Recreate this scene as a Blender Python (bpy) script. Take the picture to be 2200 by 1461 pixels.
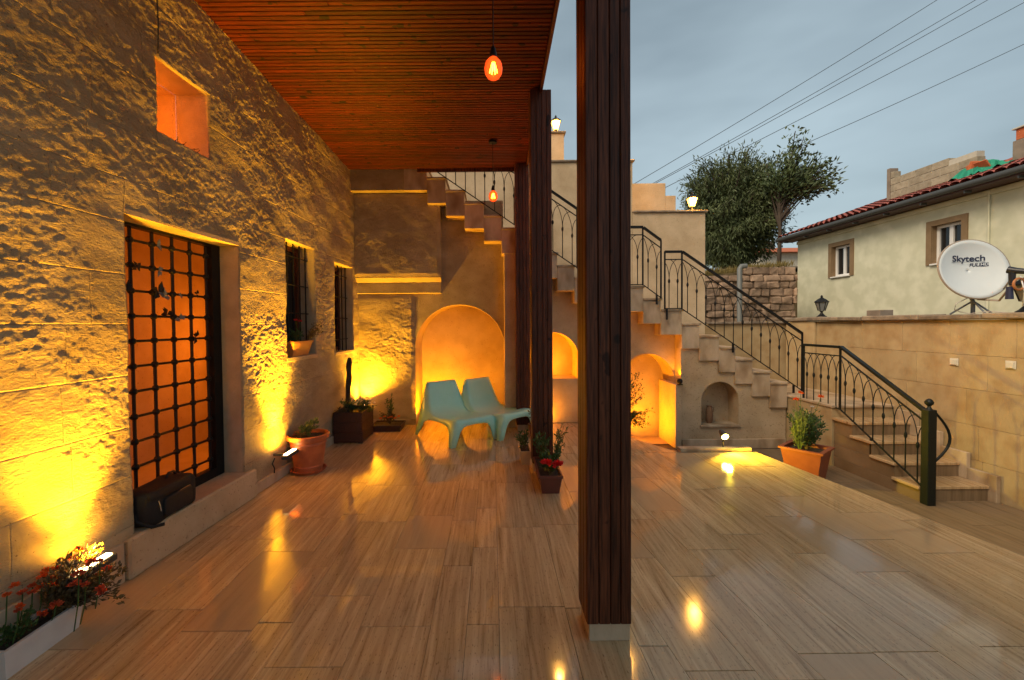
import bpy, bmesh, math, random
import numpy as np
from mathutils import Vector, Matrix, Euler
rad = math.radians
for o in list(bpy.data.objects): bpy.data.objects.remove(o)
scn = bpy.context.scene
COL = scn.collection

# ------------------------------------------------------------------ camera
cd = bpy.data.cameras.new('camera'); cam = bpy.data.objects.new('camera', cd); COL.objects.link(cam)
cd.sensor_width = 36; cd.lens = 15.218; cd.shift_x = 0.0191; cd.shift_y = -0.0057
cd.clip_start = 0.05; cd.clip_end = 2000
_p, _r = rad(1.3), rad(0.5)
_f = Vector((0, math.cos(_p), -math.sin(_p))); _R0 = Vector((1, 0, 0)); _U0 = _R0.cross(_f)
_R = _R0*math.cos(_r) - _U0*math.sin(_r); _U = _U0*math.cos(_r) + _R0*math.sin(_r)
M = Matrix((( _R.x, _U.x, -_f.x, 0), (_R.y, _U.y, -_f.y, 0), (_R.z, _U.z, -_f.z, 1.5), (0, 0, 0, 1)))
cam.matrix_world = M
scn.camera = cam

# ------------------------------------------------------------------ sky, sun, exposure
SUN_EL, SUN_ROT = rad(12), rad(228)
w = bpy.data.worlds.new('World'); scn.world = w; w.use_nodes = True
nt = w.node_tree; nt.nodes.clear()
out = nt.nodes.new('ShaderNodeOutputWorld'); bg = nt.nodes.new('ShaderNodeBackground')
sky = nt.nodes.new('ShaderNodeTexSky'); sky.sky_type = 'NISHITA'; sky.sun_disc = False
sky.sun_elevation = SUN_EL; sky.sun_rotation = SUN_ROT; sky.air_density = 1.2; sky.dust_density = 2.0
tc = nt.nodes.new('ShaderNodeTexCoord'); mp = nt.nodes.new('ShaderNodeMapping'); mp.inputs['Scale'].default_value = (1.0, 1.0, 3.2)
nz = nt.nodes.new('ShaderNodeTexNoise'); nz.inputs['Scale'].default_value = 1.5; nz.inputs['Detail'].default_value = 4; nz.inputs['Roughness'].default_value = .5
cr = nt.nodes.new('ShaderNodeValToRGB')
cr.color_ramp.elements[0].position = .36; cr.color_ramp.elements[0].color = (1.2, 1.54, 1.76, 1)
cr.color_ramp.elements[1].position = .66; cr.color_ramp.elements[1].color = (2.0, 2.5, 2.77, 1)
mx = nt.nodes.new('ShaderNodeMix'); mx.data_type = 'RGBA'; mx.inputs[0].default_value = .9
L = nt.links.new
L(tc.outputs['Generated'], mp.inputs['Vector']); L(mp.outputs['Vector'], nz.inputs['Vector']); L(nz.outputs['Fac'], cr.inputs['Fac'])
L(sky.outputs['Color'], mx.inputs[6]); L(cr.outputs['Color'], mx.inputs[7]); L(mx.outputs[2], bg.inputs['Color'])
bg.inputs['Strength'].default_value = .1
L(bg.outputs['Background'], out.inputs['Surface'])
sd = bpy.data.lights.new('sun', 'SUN'); sd.energy = 1.5; sd.angle = rad(30); sd.color = (1, .80, .56)
so = bpy.data.objects.new('sun', sd); COL.objects.link(so); so.rotation_euler = (rad(47), 0, rad(-55)); so.location = (0, 0, 20)
scn.view_settings.view_transform = 'Standard'; scn.view_settings.look = 'None'
scn.view_settings.exposure = 1.18; scn.view_settings.gamma = 1
scn.render.engine = 'CYCLES'
scn.cycles.caustics_reflective = False; scn.cycles.caustics_refractive = False; scn.cycles.max_bounces = 6; scn.cycles.diffuse_bounces = 3; scn.cycles.glossy_bounces = 3; scn.cycles.transmission_bounces = 4
LAMP = (1.0, .46, .014)      # yellow-orange of the wall uplights
AMBER = (1.0, .325, .002)

# ------------------------------------------------------------------ materials
MAT = {}
def N(nt, t, **k):
    n = nt.nodes.new(t)
    for a, b in k.items():
        if a in n.inputs: n.inputs[a].default_value = b
        else: setattr(n, a, b)
    return n
def mat(name, c, rough=.6, c2=None, scale=6, detail=5, stretch=(1, 1, 1), bump=0, bscale=60, spec=.5, metal=0, rnd=0, spots=None, spot_scale=40, rrange=0, ramp=(.35, .65), bdist=.01, sheet=0):
    m = bpy.data.materials.new(name); m.use_nodes = True; nt = m.node_tree; L = nt.links.new
    b = nt.nodes['Principled BSDF']
    b.inputs['Roughness'].default_value = rough; b.inputs['Metallic'].default_value = metal
    b.inputs['Specular IOR Level'].default_value = spec; b.inputs['Base Color'].default_value = (*c, 1)
    MAT[name] = m
    g = N(nt, 'ShaderNodeNewGeometry'); oi = N(nt, 'ShaderNodeObjectInfo')
    off = N(nt, 'ShaderNodeVectorMath', operation='SCALE'); 
    cmb = N(nt, 'ShaderNodeCombineXYZ'); 
    L(oi.outputs['Random'], cmb.inputs[0]); L(oi.outputs['Random'], cmb.inputs[1]); L(oi.outputs['Random'], cmb.inputs[2])
    L(cmb.outputs[0], off.inputs[0]); off.inputs['Scale'].default_value = 17.0 if rnd >= .07 else 0.0
    add = N(nt, 'ShaderNodeVectorMath', operation='ADD'); L(g.outputs['Position'], add.inputs[0]); L(off.outputs[0], add.inputs[1])
    mp = N(nt, 'ShaderNodeMapping'); mp.inputs['Scale'].default_value = stretch; L(add.outputs[0], mp.inputs['Vector'])
    n1 = N(nt, 'ShaderNodeTexNoise', Scale=scale, Detail=detail, Roughness=.6); L(mp.outputs['Vector'], n1.inputs['Vector'])
    col = None
    if c2:
        r = N(nt, 'ShaderNodeValToRGB'); r.color_ramp.elements[0].position = ramp[0]; r.color_ramp.elements[1].position = ramp[1]
        r.color_ramp.elements[0].color = (*c, 1); r.color_ramp.elements[1].color = (*c2, 1)
        L(n1.outputs['Fac'], r.inputs['Fac']); col = r.outputs['Color']
    if spots:
        n2 = N(nt, 'ShaderNodeTexNoise', Scale=spot_scale, Detail=2); L(mp.outputs['Vector'] if spots[1] else add.outputs[0], n2.inputs['Vector'])
        r2 = N(nt, 'ShaderNodeValToRGB'); r2.color_ramp.elements[0].position = spots[2]; r2.color_ramp.elements[1].position = spots[2] + spots[3]
        r2.color_ramp.elements[0].color = (*spots[0], 1); r2.color_ramp.elements[1].color = (1, 1, 1, 1)
        mm = N(nt, 'ShaderNodeMix', data_type='RGBA', blend_type='MULTIPLY'); mm.inputs[0].default_value = 1
        if col: L(col, mm.inputs[6])
        else: mm.inputs[6].default_value = (*c, 1)
        L(n2.outputs['Fac'], r2.inputs['Fac']); L(r2.outputs['Color'], mm.inputs[7]); L(n2.outputs['Fac'], r2.inputs['Fac']); col = mm.outputs[2]
    if rnd:
        h = N(nt, 'ShaderNodeHueSaturation'); mr = N(nt, 'ShaderNodeMapRange'); mr.inputs[3].default_value = 1 - rnd; mr.inputs[4].default_value = 1 + rnd
        L(oi.outputs['Random'], mr.inputs[0]); L(mr.outputs[0], h.inputs['Value'])
        if col: L(col, h.inputs['Color'])
        else: h.inputs['Color'].default_value = (*c, 1)
        col = h.outputs['Color']
    if col: L(col, b.inputs['Base Color'])
    if rrange:
        mr = N(nt, 'ShaderNodeMapRange'); mr.inputs[3].default_value = rough - rrange; mr.inputs[4].default_value = rough + rrange
        L(n1.outputs['Fac'], mr.inputs[0]); L(mr.outputs[0], b.inputs['Roughness'])
    if bump:
        n3 = N(nt, 'ShaderNodeTexNoise', Scale=bscale, Detail=4, Roughness=.65); L(mp.outputs['Vector'], n3.inputs['Vector'])
        bp = N(nt, 'ShaderNodeBump', Strength=bump, Distance=bdist); L(n3.outputs['Fac'], bp.inputs['Height']); L(bp.outputs['Normal'], b.inputs['Normal'])
    return m
def emit(name, c, s, base=(.8, .8, .8)):
    m = bpy.data.materials.new(name); m.use_nodes = True; b = m.node_tree.nodes['Principled BSDF']
    b.inputs['Base Color'].default_value = (*base, 1); b.inputs['Emission Color'].default_value = (*c, 1); b.inputs['Emission Strength'].default_value = s
    MAT[name] = m; return m
mat('hewn', (.32, .24, .14), .95, (.46, .36, .225), 3, 6, stretch=(1, .65, 1.35), bump=1.0, bscale=70, bdist=.010, spots=((.4, .36, .32), 0, .27, .05), spot_scale=55, rnd=.05)
mat('mortar', (.40, .32, .21), .95, (.48, .39, .27), 8, bump=.5, bscale=90)
mat('smoothstone', (.43, .315, .19), .8, (.58, .445, .29), 2.2, 7, bump=.45, bscale=55, spots=((.62, .58, .54), 0, .29, .08), spot_scale=50, rnd=.05)
mat('niche', (.42, .31, .175), .85, (.53, .41, .25), 3, 6, bump=.4, bscale=40, spots=((.6, .55, .5), 0, .27, .05), spot_scale=55)
mat('stepstone', (.42, .31, .20), .6, (.58, .45, .315), 3, 6, stretch=(1.5, 1.5, .75), bump=.35, bscale=40, spots=((.55, .47, .38), 1, .28, .24), spot_scale=3.2, rnd=.07)
mat('courtstone', (.38, .275, .14), .85, (.45, .34, .19), 1.4, 6, stretch=(1, 1.6, .55), bump=.5, bscale=45, spots=((.80, .72, .64), 0, .28, .30), spot_scale=6, rnd=.05)
mat('yardtile', (.16, .108, .06), .45, (.25, .175, .105), 2, 5, stretch=(14, 1, 1), rnd=.12)
mat('coping', (.13, .10, .075), .9, (.30, .235, .17), 7, 6, bump=.8, bscale=40, rnd=.1)
mat('rubble', (.15, .10, .07), .95, (.36, .25, .175), 4, 6, bump=.9, bscale=30, rnd=.3)
mat('soil', (.03, .02, .014), .95, (.07, .045, .03), 30, bump=1, bscale=80)
mat('earth', (.14, .11, .06), .95, (.24, .18, .10), 2, bump=.8, bscale=8)
mat('ground', (.20, .155, .105), .8, (.24, .20, .15), 1.2, bump=.5, bscale=12)
mat('grout', (.11, .08, .055), .8)
mat('iron', (.006, .006, .0065), .5, spec=.25, bump=.2, bscale=90)
mat('greeniron', (.006, .010, .009), .45, spec=.3, bump=.2, bscale=90)
mat('pine', (.017, .0020, .0007), .5, (.095, .0105, .0022), 5, 6, stretch=(1.2, 30, 30), spec=.22, rnd=.42, bump=.15, bscale=30, spots=((.16, .1, .08), 0, .31, .03), spot_scale=9)
mat('darkwood', (.031, .0090, .0045), .45, (.14, .043, .019), 5, 6, stretch=(22, 22, .9), rnd=.2, bump=.2, bscale=25, spots=((.25, .2, .2), 0, .27, .04), spot_scale=9, spec=.25)
mat('boxwood', (.035, .012, .008), .5, (.07, .022, .013), 6, 5, stretch=(8, 8, 20), rnd=.15, bump=.3, bscale=30)
mat('aqua', (.45, .88, .74), .3, (.48, .90, .77), 20, bump=.05, bscale=300)
mat('terracotta', (.40, .105, .04), .5, (.50, .145, .055), 12, bump=.1, bscale=100)
mat('brownplastic', (.13, .035, .022), .45, (.16, .045, .028), 12)
mat('cream', (.62, .45, .25), .5); mat('ochreplastic', (.60, .26, .075), .5); mat('brickred', (.27, .07, .032), .5, (.33, .09, .04), 10)
mat('whiteplastic', (.62, .60, .60), .45, (.70, .68, .67), 10)
mat('blackfabric', (.007, .007, .009), .7, bump=.6, bscale=200)
mat('chrome', (.7, .7, .7), .2, metal=1)
mat('leaf', (.022, .062, .014), .5, (.075, .14, .03), 9, 2, rnd=.1)
mat('leafpale', (.06, .11, .03), .5, (.16, .20, .06), 9, 2)
mat('leafdry', (.075, .045, .02), .6, (.15, .10, .03), 12, 2)
mat('willow', (.030, .052, .018), .6, (.11, .14, .052), 1.5, 4)
mat('treeleaf', (.03, .055, .02), .55, (.085, .12, .04), 2.5, 3)
mat('bark', (.035, .026, .02), .95, (.08, .06, .045), 8, bump=.8, bscale=20, stretch=(1, 1, .3))
mat('cactus', (.03, .02, .012), .95, (.06, .045, .025), 12, bump=1, bscale=40)
mat('orangepetal', (.75, .11, .01), .6); mat('redpetal', (.82, .016, .016), .55); mat('rustpetal', (.45, .05, .018), .7, (.62, .09, .02), 30)
mat('pinkpetal', (.5, .09, .12), .6); mat('whitepetal', (.7, .66, .62), .6)
mat('limewash', (.59, .595, .465), .9, (.64, .645, .51), 1.2, 6, bump=.25, bscale=30, spots=((.86, .87, .84), 0, .42, .2), spot_scale=3)
mat('taupe', (.19, .125, .065), .8, (.23, .155, .085), 5)
mat('pvc', (.72, .73, .74), .35)
mat('rooftile', (.22, .052, .04), .75, (.40, .115, .085), 9, 4, rnd=.2)
mat('concreteblock', (.26, .225, .165), .95, (.36, .32, .245), 9, bump=.6, bscale=50, rnd=.14)
mat('paleconcrete', (.43, .41, .35), .95, (.50, .48, .42), 8)
mat('greynet', (.055, .06, .062), .5)
mat('greennet', (.01, .21, .13), .7, (.015, .30, .19), 9)
mat('orangebrick', (.42, .10, .035), .85, (.5, .15, .06), 9, rnd=.15)
mat('chimneyrender', (.17, .14, .115), .95, (.25, .21, .175), 4)
mat('dishpaint', (.60, .65, .68), .35, (.64, .69, .72), 4)
mat('dishrim', (.30, .24, .19), .5); mat('navy', (.015, .02, .06), .5); mat('bracket', (.12, .14, .17), .45)
mat('lnb', (.012, .014, .022), .4); mat('cable', (.55, .5, .45), .5); mat('amberplastic', (.4, .15, .05), .5)
mat('clay', (.20, .105, .055), .85, (.26, .15, .085), 12); mat('drygrass', (.15, .12, .035), .9, (.26, .20, .07), 9)
mat('socket', (.62, .58, .50), .4); mat('wire', (.03, .032, .036), .6); mat('pipe', (.14, .15, .15), .5)
def glass(name, c, rough=.05, ior=1.45, trans=.9):
    m = mat(name, c, rough); b = m.node_tree.nodes['Principled BSDF']; b.inputs['Transmission Weight'].default_value = trans; b.inputs['IOR'].default_value = ior; return m
mat('darkglass', (.012, .013, .015), .06, spec=.6)
emit('barlight', (1, .72, .32), 9); emit('lanternglass', (1, .42, .06), 3.4, (.9, .8, .6)); emit('filament', (1, .45, .05), 18)
emit('spotlens', (1, .86, .18), 26)
mat('lanternclear', (.16, .17, .17), .15)
def bulbmat():
    m = bpy.data.materials.new('amberbulb'); m.use_nodes = True; nt = m.node_tree; nt.nodes.clear(); L = nt.links.new
    o = N(nt, 'ShaderNodeOutputMaterial'); t = N(nt, 'ShaderNodeBsdfTransparent'); t.inputs[0].default_value = (1, .40, .14, 1)
    e = N(nt, 'ShaderNodeEmission'); e.inputs[0].default_value = (1, .07, .008, 1); e.inputs[1].default_value = .75
    g = N(nt, 'ShaderNodeBsdfGlossy', Roughness=.05); g.inputs[0].default_value = (1, .6, .4, 1)
    lw = N(nt, 'ShaderNodeLayerWeight', Blend=.25)
    a = N(nt, 'ShaderNodeAddShader'); x = N(nt, 'ShaderNodeMixShader')
    L(t.outputs[0], a.inputs[0]); L(e.outputs[0], a.inputs[1]); L(lw.outputs['Fresnel'], x.inputs[0]); L(a.outputs[0], x.inputs[1]); L(g.outputs[0], x.inputs[2]); L(x.outputs[0], o.inputs[0])
    MAT['amberbulb'] = m
bulbmat()
def travertine():
    m = bpy.data.materials.new('travertine'); m.use_nodes = True; nt = m.node_tree; L = nt.links.new; b = nt.nodes['Principled BSDF']
    g = N(nt, 'ShaderNodeNewGeometry'); oi = N(nt, 'ShaderNodeObjectInfo')
    mr0 = N(nt, 'ShaderNodeMath', operation='MULTIPLY'); mr0.inputs[1].default_value = 40; L(oi.outputs['Random'], mr0.inputs[0])
    cb = N(nt, 'ShaderNodeCombineXYZ'); L(mr0.outputs[0], cb.inputs[0]); L(mr0.outputs[0], cb.inputs[1])
    ad = N(nt, 'ShaderNodeVectorMath', operation='ADD'); L(g.outputs['Position'], ad.inputs[0]); L(cb.outputs[0], ad.inputs[1])
    mpa = N(nt, 'ShaderNodeMapping'); mpa.inputs['Scale'].default_value = (22, .95, 1); L(ad.outputs[0], mpa.inputs['Vector'])
    mpb = N(nt, 'ShaderNodeMapping'); mpb.inputs['Scale'].default_value = (60, 2.6, 1); L(ad.outputs[0], mpb.inputs['Vector'])
    n1 = N(nt, 'ShaderNodeTexNoise', Scale=1.0, Detail=6, Roughness=.62, Distortion=1.1); L(mpa.outputs[0], n1.inputs['Vector'])
    n2 = N(nt, 'ShaderNodeTexNoise', Scale=1.0, Detail=4, Roughness=.6, Distortion=.3); L(mpb.outputs[0], n2.inputs['Vector'])
    r = N(nt, 'ShaderNodeValToRGB'); e = r.color_ramp.elements
    e[0].position = .30; e[0].color = (.38, .24, .118, 1); e[1].position = .72; e[1].color = (.71, .525, .315, 1)
    k = e.new(.44); k.color = (.52, .352, .188, 1); k = e.new(.56); k.color = (.59, .41, .228, 1)
    L(n1.outputs['Fac'], r.inputs['Fac'])
    r2 = N(nt, 'ShaderNodeValToRGB'); f = r2.color_ramp.elements; f[0].position = .33; f[0].color = (.62, .54, .46, 1); f[1].position = .45; f[1].color = (1, 1, 1, 1)
    L(n2.outputs['Fac'], r2.inputs['Fac'])
    mm = N(nt, 'ShaderNodeMix', data_type='RGBA', blend_type='MULTIPLY'); mm.inputs[0].default_value = .75; L(r.outputs[0], mm.inputs[6]); L(r2.outputs[0], mm.inputs[7])
    mpc = N(nt, 'ShaderNodeMapping'); mpc.inputs['Scale'].default_value = (150, 42, 1); L(ad.outputs[0], mpc.inputs['Vector'])
    n6 = N(nt, 'ShaderNodeTexNoise', Scale=1.0, Detail=2); L(mpc.outputs[0], n6.inputs['Vector'])
    r6 = N(nt, 'ShaderNodeValToRGB'); f = r6.color_ramp.elements; f[0].position = .30; f[0].color = (.4, .33, .27, 1); f[1].position = .37; f[1].color = (1, 1, 1, 1); L(n6.outputs['Fac'], r6.inputs['Fac'])
    mp6 = N(nt, 'ShaderNodeMix', data_type='RGBA', blend_type='MULTIPLY'); mp6.inputs[0].default_value = .8; L(mm.outputs[2], mp6.inputs[6]); L(r6.outputs[0], mp6.inputs[7]); mm = mp6
    # some slabs are cut across the vein: plain honed face
    gt = N(nt, 'ShaderNodeMath', operation='GREATER_THAN'); gt.inputs[1].default_value = .9; L(oi.outputs['Random'], gt.inputs[0])
    sc = N(nt, 'ShaderNodeMath', operation='MULTIPLY'); sc.inputs[1].default_value = .8; L(gt.outputs[0], sc.inputs[0])
    m2 = N(nt, 'ShaderNodeMix', data_type='RGBA'); L(sc.outputs[0], m2.inputs[0]); L(mm.outputs[2], m2.inputs[6]); m2.inputs[7].default_value = (.49, .335, .19, 1)
    h = N(nt, 'ShaderNodeHueSaturation'); mv = N(nt, 'ShaderNodeMath', operation='FRACT'); q = N(nt, 'ShaderNodeMath', operation='MULTIPLY'); q.inputs[1].default_value = 7.3
    L(oi.outputs['Random'], q.inputs[0]); L(q.outputs[0], mv.inputs[0]); mr = N(nt, 'ShaderNodeMapRange'); mr.inputs[3].default_value = .91; mr.inputs[4].default_value = 1.08
    L(mv.outputs[0], mr.inputs[0]); L(mr.outputs[0], h.inputs['Value']); L(m2.outputs[2], h.inputs['Color']); L(h.outputs[0], b.inputs['Base Color'])
    n4 = N(nt, 'ShaderNodeTexNoise', Scale=2.2, Detail=4); L(g.outputs['Position'], n4.inputs['Vector'])
    rr = N(nt, 'ShaderNodeMapRange'); rr.inputs[1].default_value = .3; rr.inputs[2].default_value = .7; rr.inputs[3].default_value = .035; rr.inputs[4].default_value = .14; L(n4.outputs['Fac'], rr.inputs[0]); L(rr.outputs[0], b.inputs['Roughness'])
    b.inputs['Specular IOR Level'].default_value = .5
    n5 = N(nt, 'ShaderNodeTexNoise', Scale=9, Detail=3); L(g.outputs['Position'], n5.inputs['Vector'])
    bp = N(nt, 'ShaderNodeBump', Strength=.06, Distance=.003); L(n5.outputs['Fac'], bp.inputs['Height']); L(bp.outputs[0], b.inputs['Normal'])
    MAT['travertine'] = m
travertine()

# ------------------------------------------------------------------ mesh helpers
class MB:
    def __init__(s): s.v = []; s.f = []
    def add(s, vs, fs):
        k = len(s.v); s.v += [tuple(map(float, p)) for p in vs]; s.f += [tuple(i + k for i in f) for f in fs]; return s
    def box(s, x0, x1, y0, y1, z0, z1, b=0):
        if b <= 0:
            return s.add([(x, y, z) for z in (z0, z1) for y in (y0, y1) for x in (x0, x1)],
                         [(0, 2, 3, 1), (4, 5, 7, 6), (0, 1, 5, 4), (2, 6, 7, 3), (0, 4, 6, 2), (1, 3, 7, 5)])
        # chamfered box: 24 vertices
        c = []; idx = {}
        for ix in (0, 1):
            for iy in (0, 1):
                for iz in (0, 1):
                    X = (x0, x1)[ix]; Y = (y0, y1)[iy]; Z = (z0, z1)[iz]; sx, sy, sz = (1, -1)[ix]*b, (1, -1)[iy]*b, (1, -1)[iz]*b
                    for a, p in enumerate(((X, Y + sy, Z + sz), (X + sx, Y, Z + sz), (X + sx, Y + sy, Z))):
                        idx[ix, iy, iz, a] = len(c); c.append(p)
        F = []
        I = lambda *k: idx[k]
        for ix in (0, 1): F.append([I(ix, 0, 0, 0), I(ix, 1, 0, 0), I(ix, 1, 1, 0), I(ix, 0, 1, 0)])
        for iy in (0, 1): F.append([I(0, iy, 0, 1), I(1, iy, 0, 1), I(1, iy, 1, 1), I(0, iy, 1, 1)])
        for iz in (0, 1): F.append([I(0, 0, iz, 2), I(1, 0, iz, 2), I(1, 1, iz, 2), I(0, 1, iz, 2)])
        for iy in (0, 1):
            for iz in (0, 1): F.append([I(0, iy, iz, 1), I(1, iy, iz, 1), I(1, iy, iz, 2), I(0, iy, iz, 2)])
        for ix in (0, 1):
            for iz in (0, 1): F.append([I(ix, 0, iz, 0), I(ix, 1, iz, 0), I(ix, 1, iz, 2), I(ix, 0, iz, 2)])
        for ix in (0, 1):
            for iy in (0, 1): F.append([I(ix, iy, 0, 0), I(ix, iy, 1, 0), I(ix, iy, 1, 1), I(ix, iy, 0, 1)])
        for ix in (0, 1):
            for iy in (0, 1):
                for iz in (0, 1): F.append([I(ix, iy, iz, 0), I(ix, iy, iz, 1), I(ix, iy, iz, 2)])
        return s.add(c, F)
    def tube(s, pts, r, n=8, cap=True):
        pts = [Vector(p) for p in pts]; rs = r if isinstance(r, (list, tuple)) else [r]*len(pts)
        vs = []; up = None
        for i, p in enumerate(pts):
            t = (pts[min(i+1, len(pts)-1)] - pts[max(i-1, 0)]).normalized()
            if up is None: up = Vector((0, 0, 1)) if abs(t.z) < .9 else Vector((1, 0, 0))
            a = t.cross(up).normalized(); bb = a.cross(t).normalized(); up = bb
            for k in range(n):
                q = 2*math.pi*(k + .5)/n; vs.append(p + (a*math.cos(q) + bb*math.sin(q))*rs[i])
        fs = [(i*n + k, i*n + (k+1) % n, (i+1)*n + (k+1) % n, (i+1)*n + k) for i in range(len(pts)-1) for k in range(n)]
        if cap: fs += [tuple(range(n))[::-1], tuple((len(pts)-1)*n + k for k in range(n))]
        return s.add(vs, fs)
    def lathe(s, prof, c=(0, 0, 0), n=24, sq=False):
        vs = []; 
        for (r, z) in prof:
            for k in range(n):
                q = 2*math.pi*(k + .5)/n; vs.append((c[0] + r*math.cos(q), c[1] + r*math.sin(q), c[2] + z))
        m = len(prof)
        fs = [(i*n + k, i*n + (k+1) % n, (i+1)*n + (k+1) % n, (i+1)*n + k) for i in range(m-1) for k in range(n)]
        fs += [tuple(range(n))[::-1], tuple((m-1)*n + k for k in range(n))]
        return s.add(vs, fs)
    def prism(s, poly, lo, hi, fn):
        n = len(poly); vs = [fn(a, b, lo) for a, b in poly] + [fn(a, b, hi) for a, b in poly]
        return s.add(vs, [tuple(range(n)), tuple(range(2*n-1, n-1, -1))] + [(i, (i+1) % n, n + (i+1) % n, n + i) for i in range(n)])
    def quad(s, a, b, c, d): return s.add([a, b, c, d], [(0, 1, 2, 3)])
    def blob(s, c, r, n=8, m=5, sx=1, sy=1, sz=1):
        pr = [(max(1e-4, r*math.sin(math.pi*i/m)), -r*math.cos(math.pi*i/m)) for i in range(m+1)]
        k = len(s.v); s.lathe(pr, (0, 0, 0), n)
        s.v[k:] = [(c[0] + x*sx, c[1] + y*sy, c[2] + z*sz) for x, y, z in s.v[k:]]; return s
    def leaf(s, p, d, up, l, wd):
        p = Vector(p); d = Vector(d).normalized(); sd = d.cross(Vector(up)); sd = sd.normalized() if sd.length > 1e-3 else Vector((1, 0, 0))
        nn = sd.cross(d)
        return s.add([p, p + d*l*.45 + sd*wd*.5 + nn*wd*.15, p + d*l - nn*l*.08, p + d*l*.45 - sd*wd*.5 + nn*wd*.15], [(0, 1, 2), (0, 2, 3)])
    def mesh(s, name, m, smooth=False, L=(0, 0, 0), fix=True):
        me = bpy.data.meshes.new(name)
        me.from_pydata([(x - L[0], y - L[1], z - L[2]) for x, y, z in s.v], [], s.f)
        if fix:
            bm = bmesh.new(); bm.from_mesh(me); bmesh.ops.recalc_face_normals(bm, faces=bm.faces); bm.to_mesh(me); bm.free()
        if m: me.materials.append(MAT[m])
        if smooth is True: me.polygons.foreach_set('use_smooth', [True]*len(me.polygons))
        elif smooth: me.shade_smooth() ; me.set_sharp_from_angle(angle=rad(smooth))
        me.update(); return me
def wloc(o):
    p = Vector((0, 0, 0))
    while o is not None: p = p + o.location; o = o.parent
    return p
def link(name, me, parent=None, loc=(0, 0, 0)):
    o = bpy.data.objects.new(name, me); COL.objects.link(o); o.parent = parent; o.location = loc; return o
def part(name, mb, m, parent, smooth=False, local=False, kind=None, fix=True, label=None):
    """one mesh as a part; coordinates are world unless local"""
    L = (0, 0, 0) if local else tuple(wloc(parent))
    o = link(name, mb.mesh(name, m, smooth, L, fix), parent)
    if kind: o['kind'] = kind
    if label: o['label'] = label
    return o
def tag(o, label, cat, group=None, kind=None):
    if label: o['label'] = label
    if cat: o['category'] = cat
    if group: o['group'] = group
    if kind: o['kind'] = kind
    return o
def thing(name, loc, label, cat, group=None, rz=0):
    o = bpy.data.objects.new(name, None); COL.objects.link(o); o.location = loc; o.rotation_euler = (0, 0, rz); o.empty_display_size = .1
    return tag(o, label, cat, group)
def struct(name, mb, m, smooth=False):
    o = link(name, mb.mesh(name, m, smooth)); o['kind'] = 'structure'; return o
def copy_tree(o, parent=None):
    c = o.copy(); COL.objects.link(c); c.parent = parent
    for ch in list(o.children): copy_tree(ch, c)
    return c
def lamp(kind, name, loc, energy, color, parent=None, **k):
    d = bpy.data.lights.new(name, kind); d.energy = energy; d.color = color
    rot = k.pop('rot', None)
    for a, b in k.items(): setattr(d, a, b)
    o = bpy.data.objects.new(name, d); COL.objects.link(o); o.parent = parent
    o.location = Vector(loc) - (wloc(parent) if parent else Vector((0, 0, 0)))
    if rot is not None: o.rotation_euler = Vector(rot).to_track_quat('-Z', 'Y').to_euler()
    return o
# lattice noise for carved relief
def vn(x, y, seed=0):
    xi = np.floor(x).astype(np.int64); yi = np.floor(y).astype(np.int64); fx = x - xi; fy = y - yi
    fx = fx*fx*(3 - 2*fx); fy = fy*fy*(3 - 2*fy)
    def h(a, b):
        k = (a*374761393 + b*668265263 + seed*1442695041) & 0xffffffff
        k = ((k ^ (k >> 13))*1274126177) & 0xffffffff
        return ((k ^ (k >> 16)) & 0xffff)/65535.0
    return (h(xi, yi)*(1-fx) + h(xi+1, yi)*fx)*(1-fy) + (h(xi, yi+1)*(1-fx) + h(xi+1, yi+1)*fx)*fy
def fbm(x, y, o=4, seed=0):
    t = 0; a = .5
    for i in range(o): t = t + a*(vn(x, y, seed + i) - .5)*2; x = x*2.03 + 11.3; y = y*2.03 + 5.7; a *= .5
    return t

# ================================================================== SETTING
G = -.33
XW = lambda y: -2.33 + .05*y          # face of the left wall
# ground of the lower yard, reaching the horizon
struct('ground', MB().quad((-400, -400, G-.02), (400, -400, G-.02), (400, 900, G-.02), (-400, 900, G-.02)), 'ground')
random.seed(5)
def clip(poly, planes):
    for (a, b, c) in planes:      # keep a*x+b*y<=c
        o = []
        for i in range(len(poly)):
            p, q = poly[i], poly[(i+1) % len(poly)]; dp = a*p[0] + b*p[1] - c; dq = a*q[0] + b*q[1] - c
            if dp <= 0: o.append(p)
            if (dp < 0 < dq) or (dq < 0 < dp):
                t = dp/(dp - dq); o.append((p[0] + (q[0]-p[0])*t, p[1] + (q[1]-p[1])*t))
        poly = o
        if len(poly) < 3: return []
    return poly
def slab_tile(parent, poly, z, name='floor_tile', th=.012, m='travertine'):
    if len(poly) < 3: return
    ar = abs(sum(poly[i][0]*poly[(i+1) % len(poly)][1] - poly[(i+1) % len(poly)][0]*poly[i][1] for i in range(len(poly))))/2
    if ar < .003: return
    cx = sum(p[0] for p in poly)/len(poly); cy = sum(p[1] for p in poly)/len(poly)
    k = 1 - .004/math.sqrt(ar)
    top = [(cx + (x-cx)*k, cy + (y-cy)*k) for x, y in poly]; n = len(poly); zz = z + random.uniform(-.0006, .0006)
    mb = MB(); mb.add([(x, y, zz) for x, y in top] + [(x, y, z-th) for x, y in poly], [tuple(range(n))] + [(i, n+i, n+(i+1) % n, (i+1) % n) for i in range(n)])
    part(name, mb, m, parent)
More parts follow.
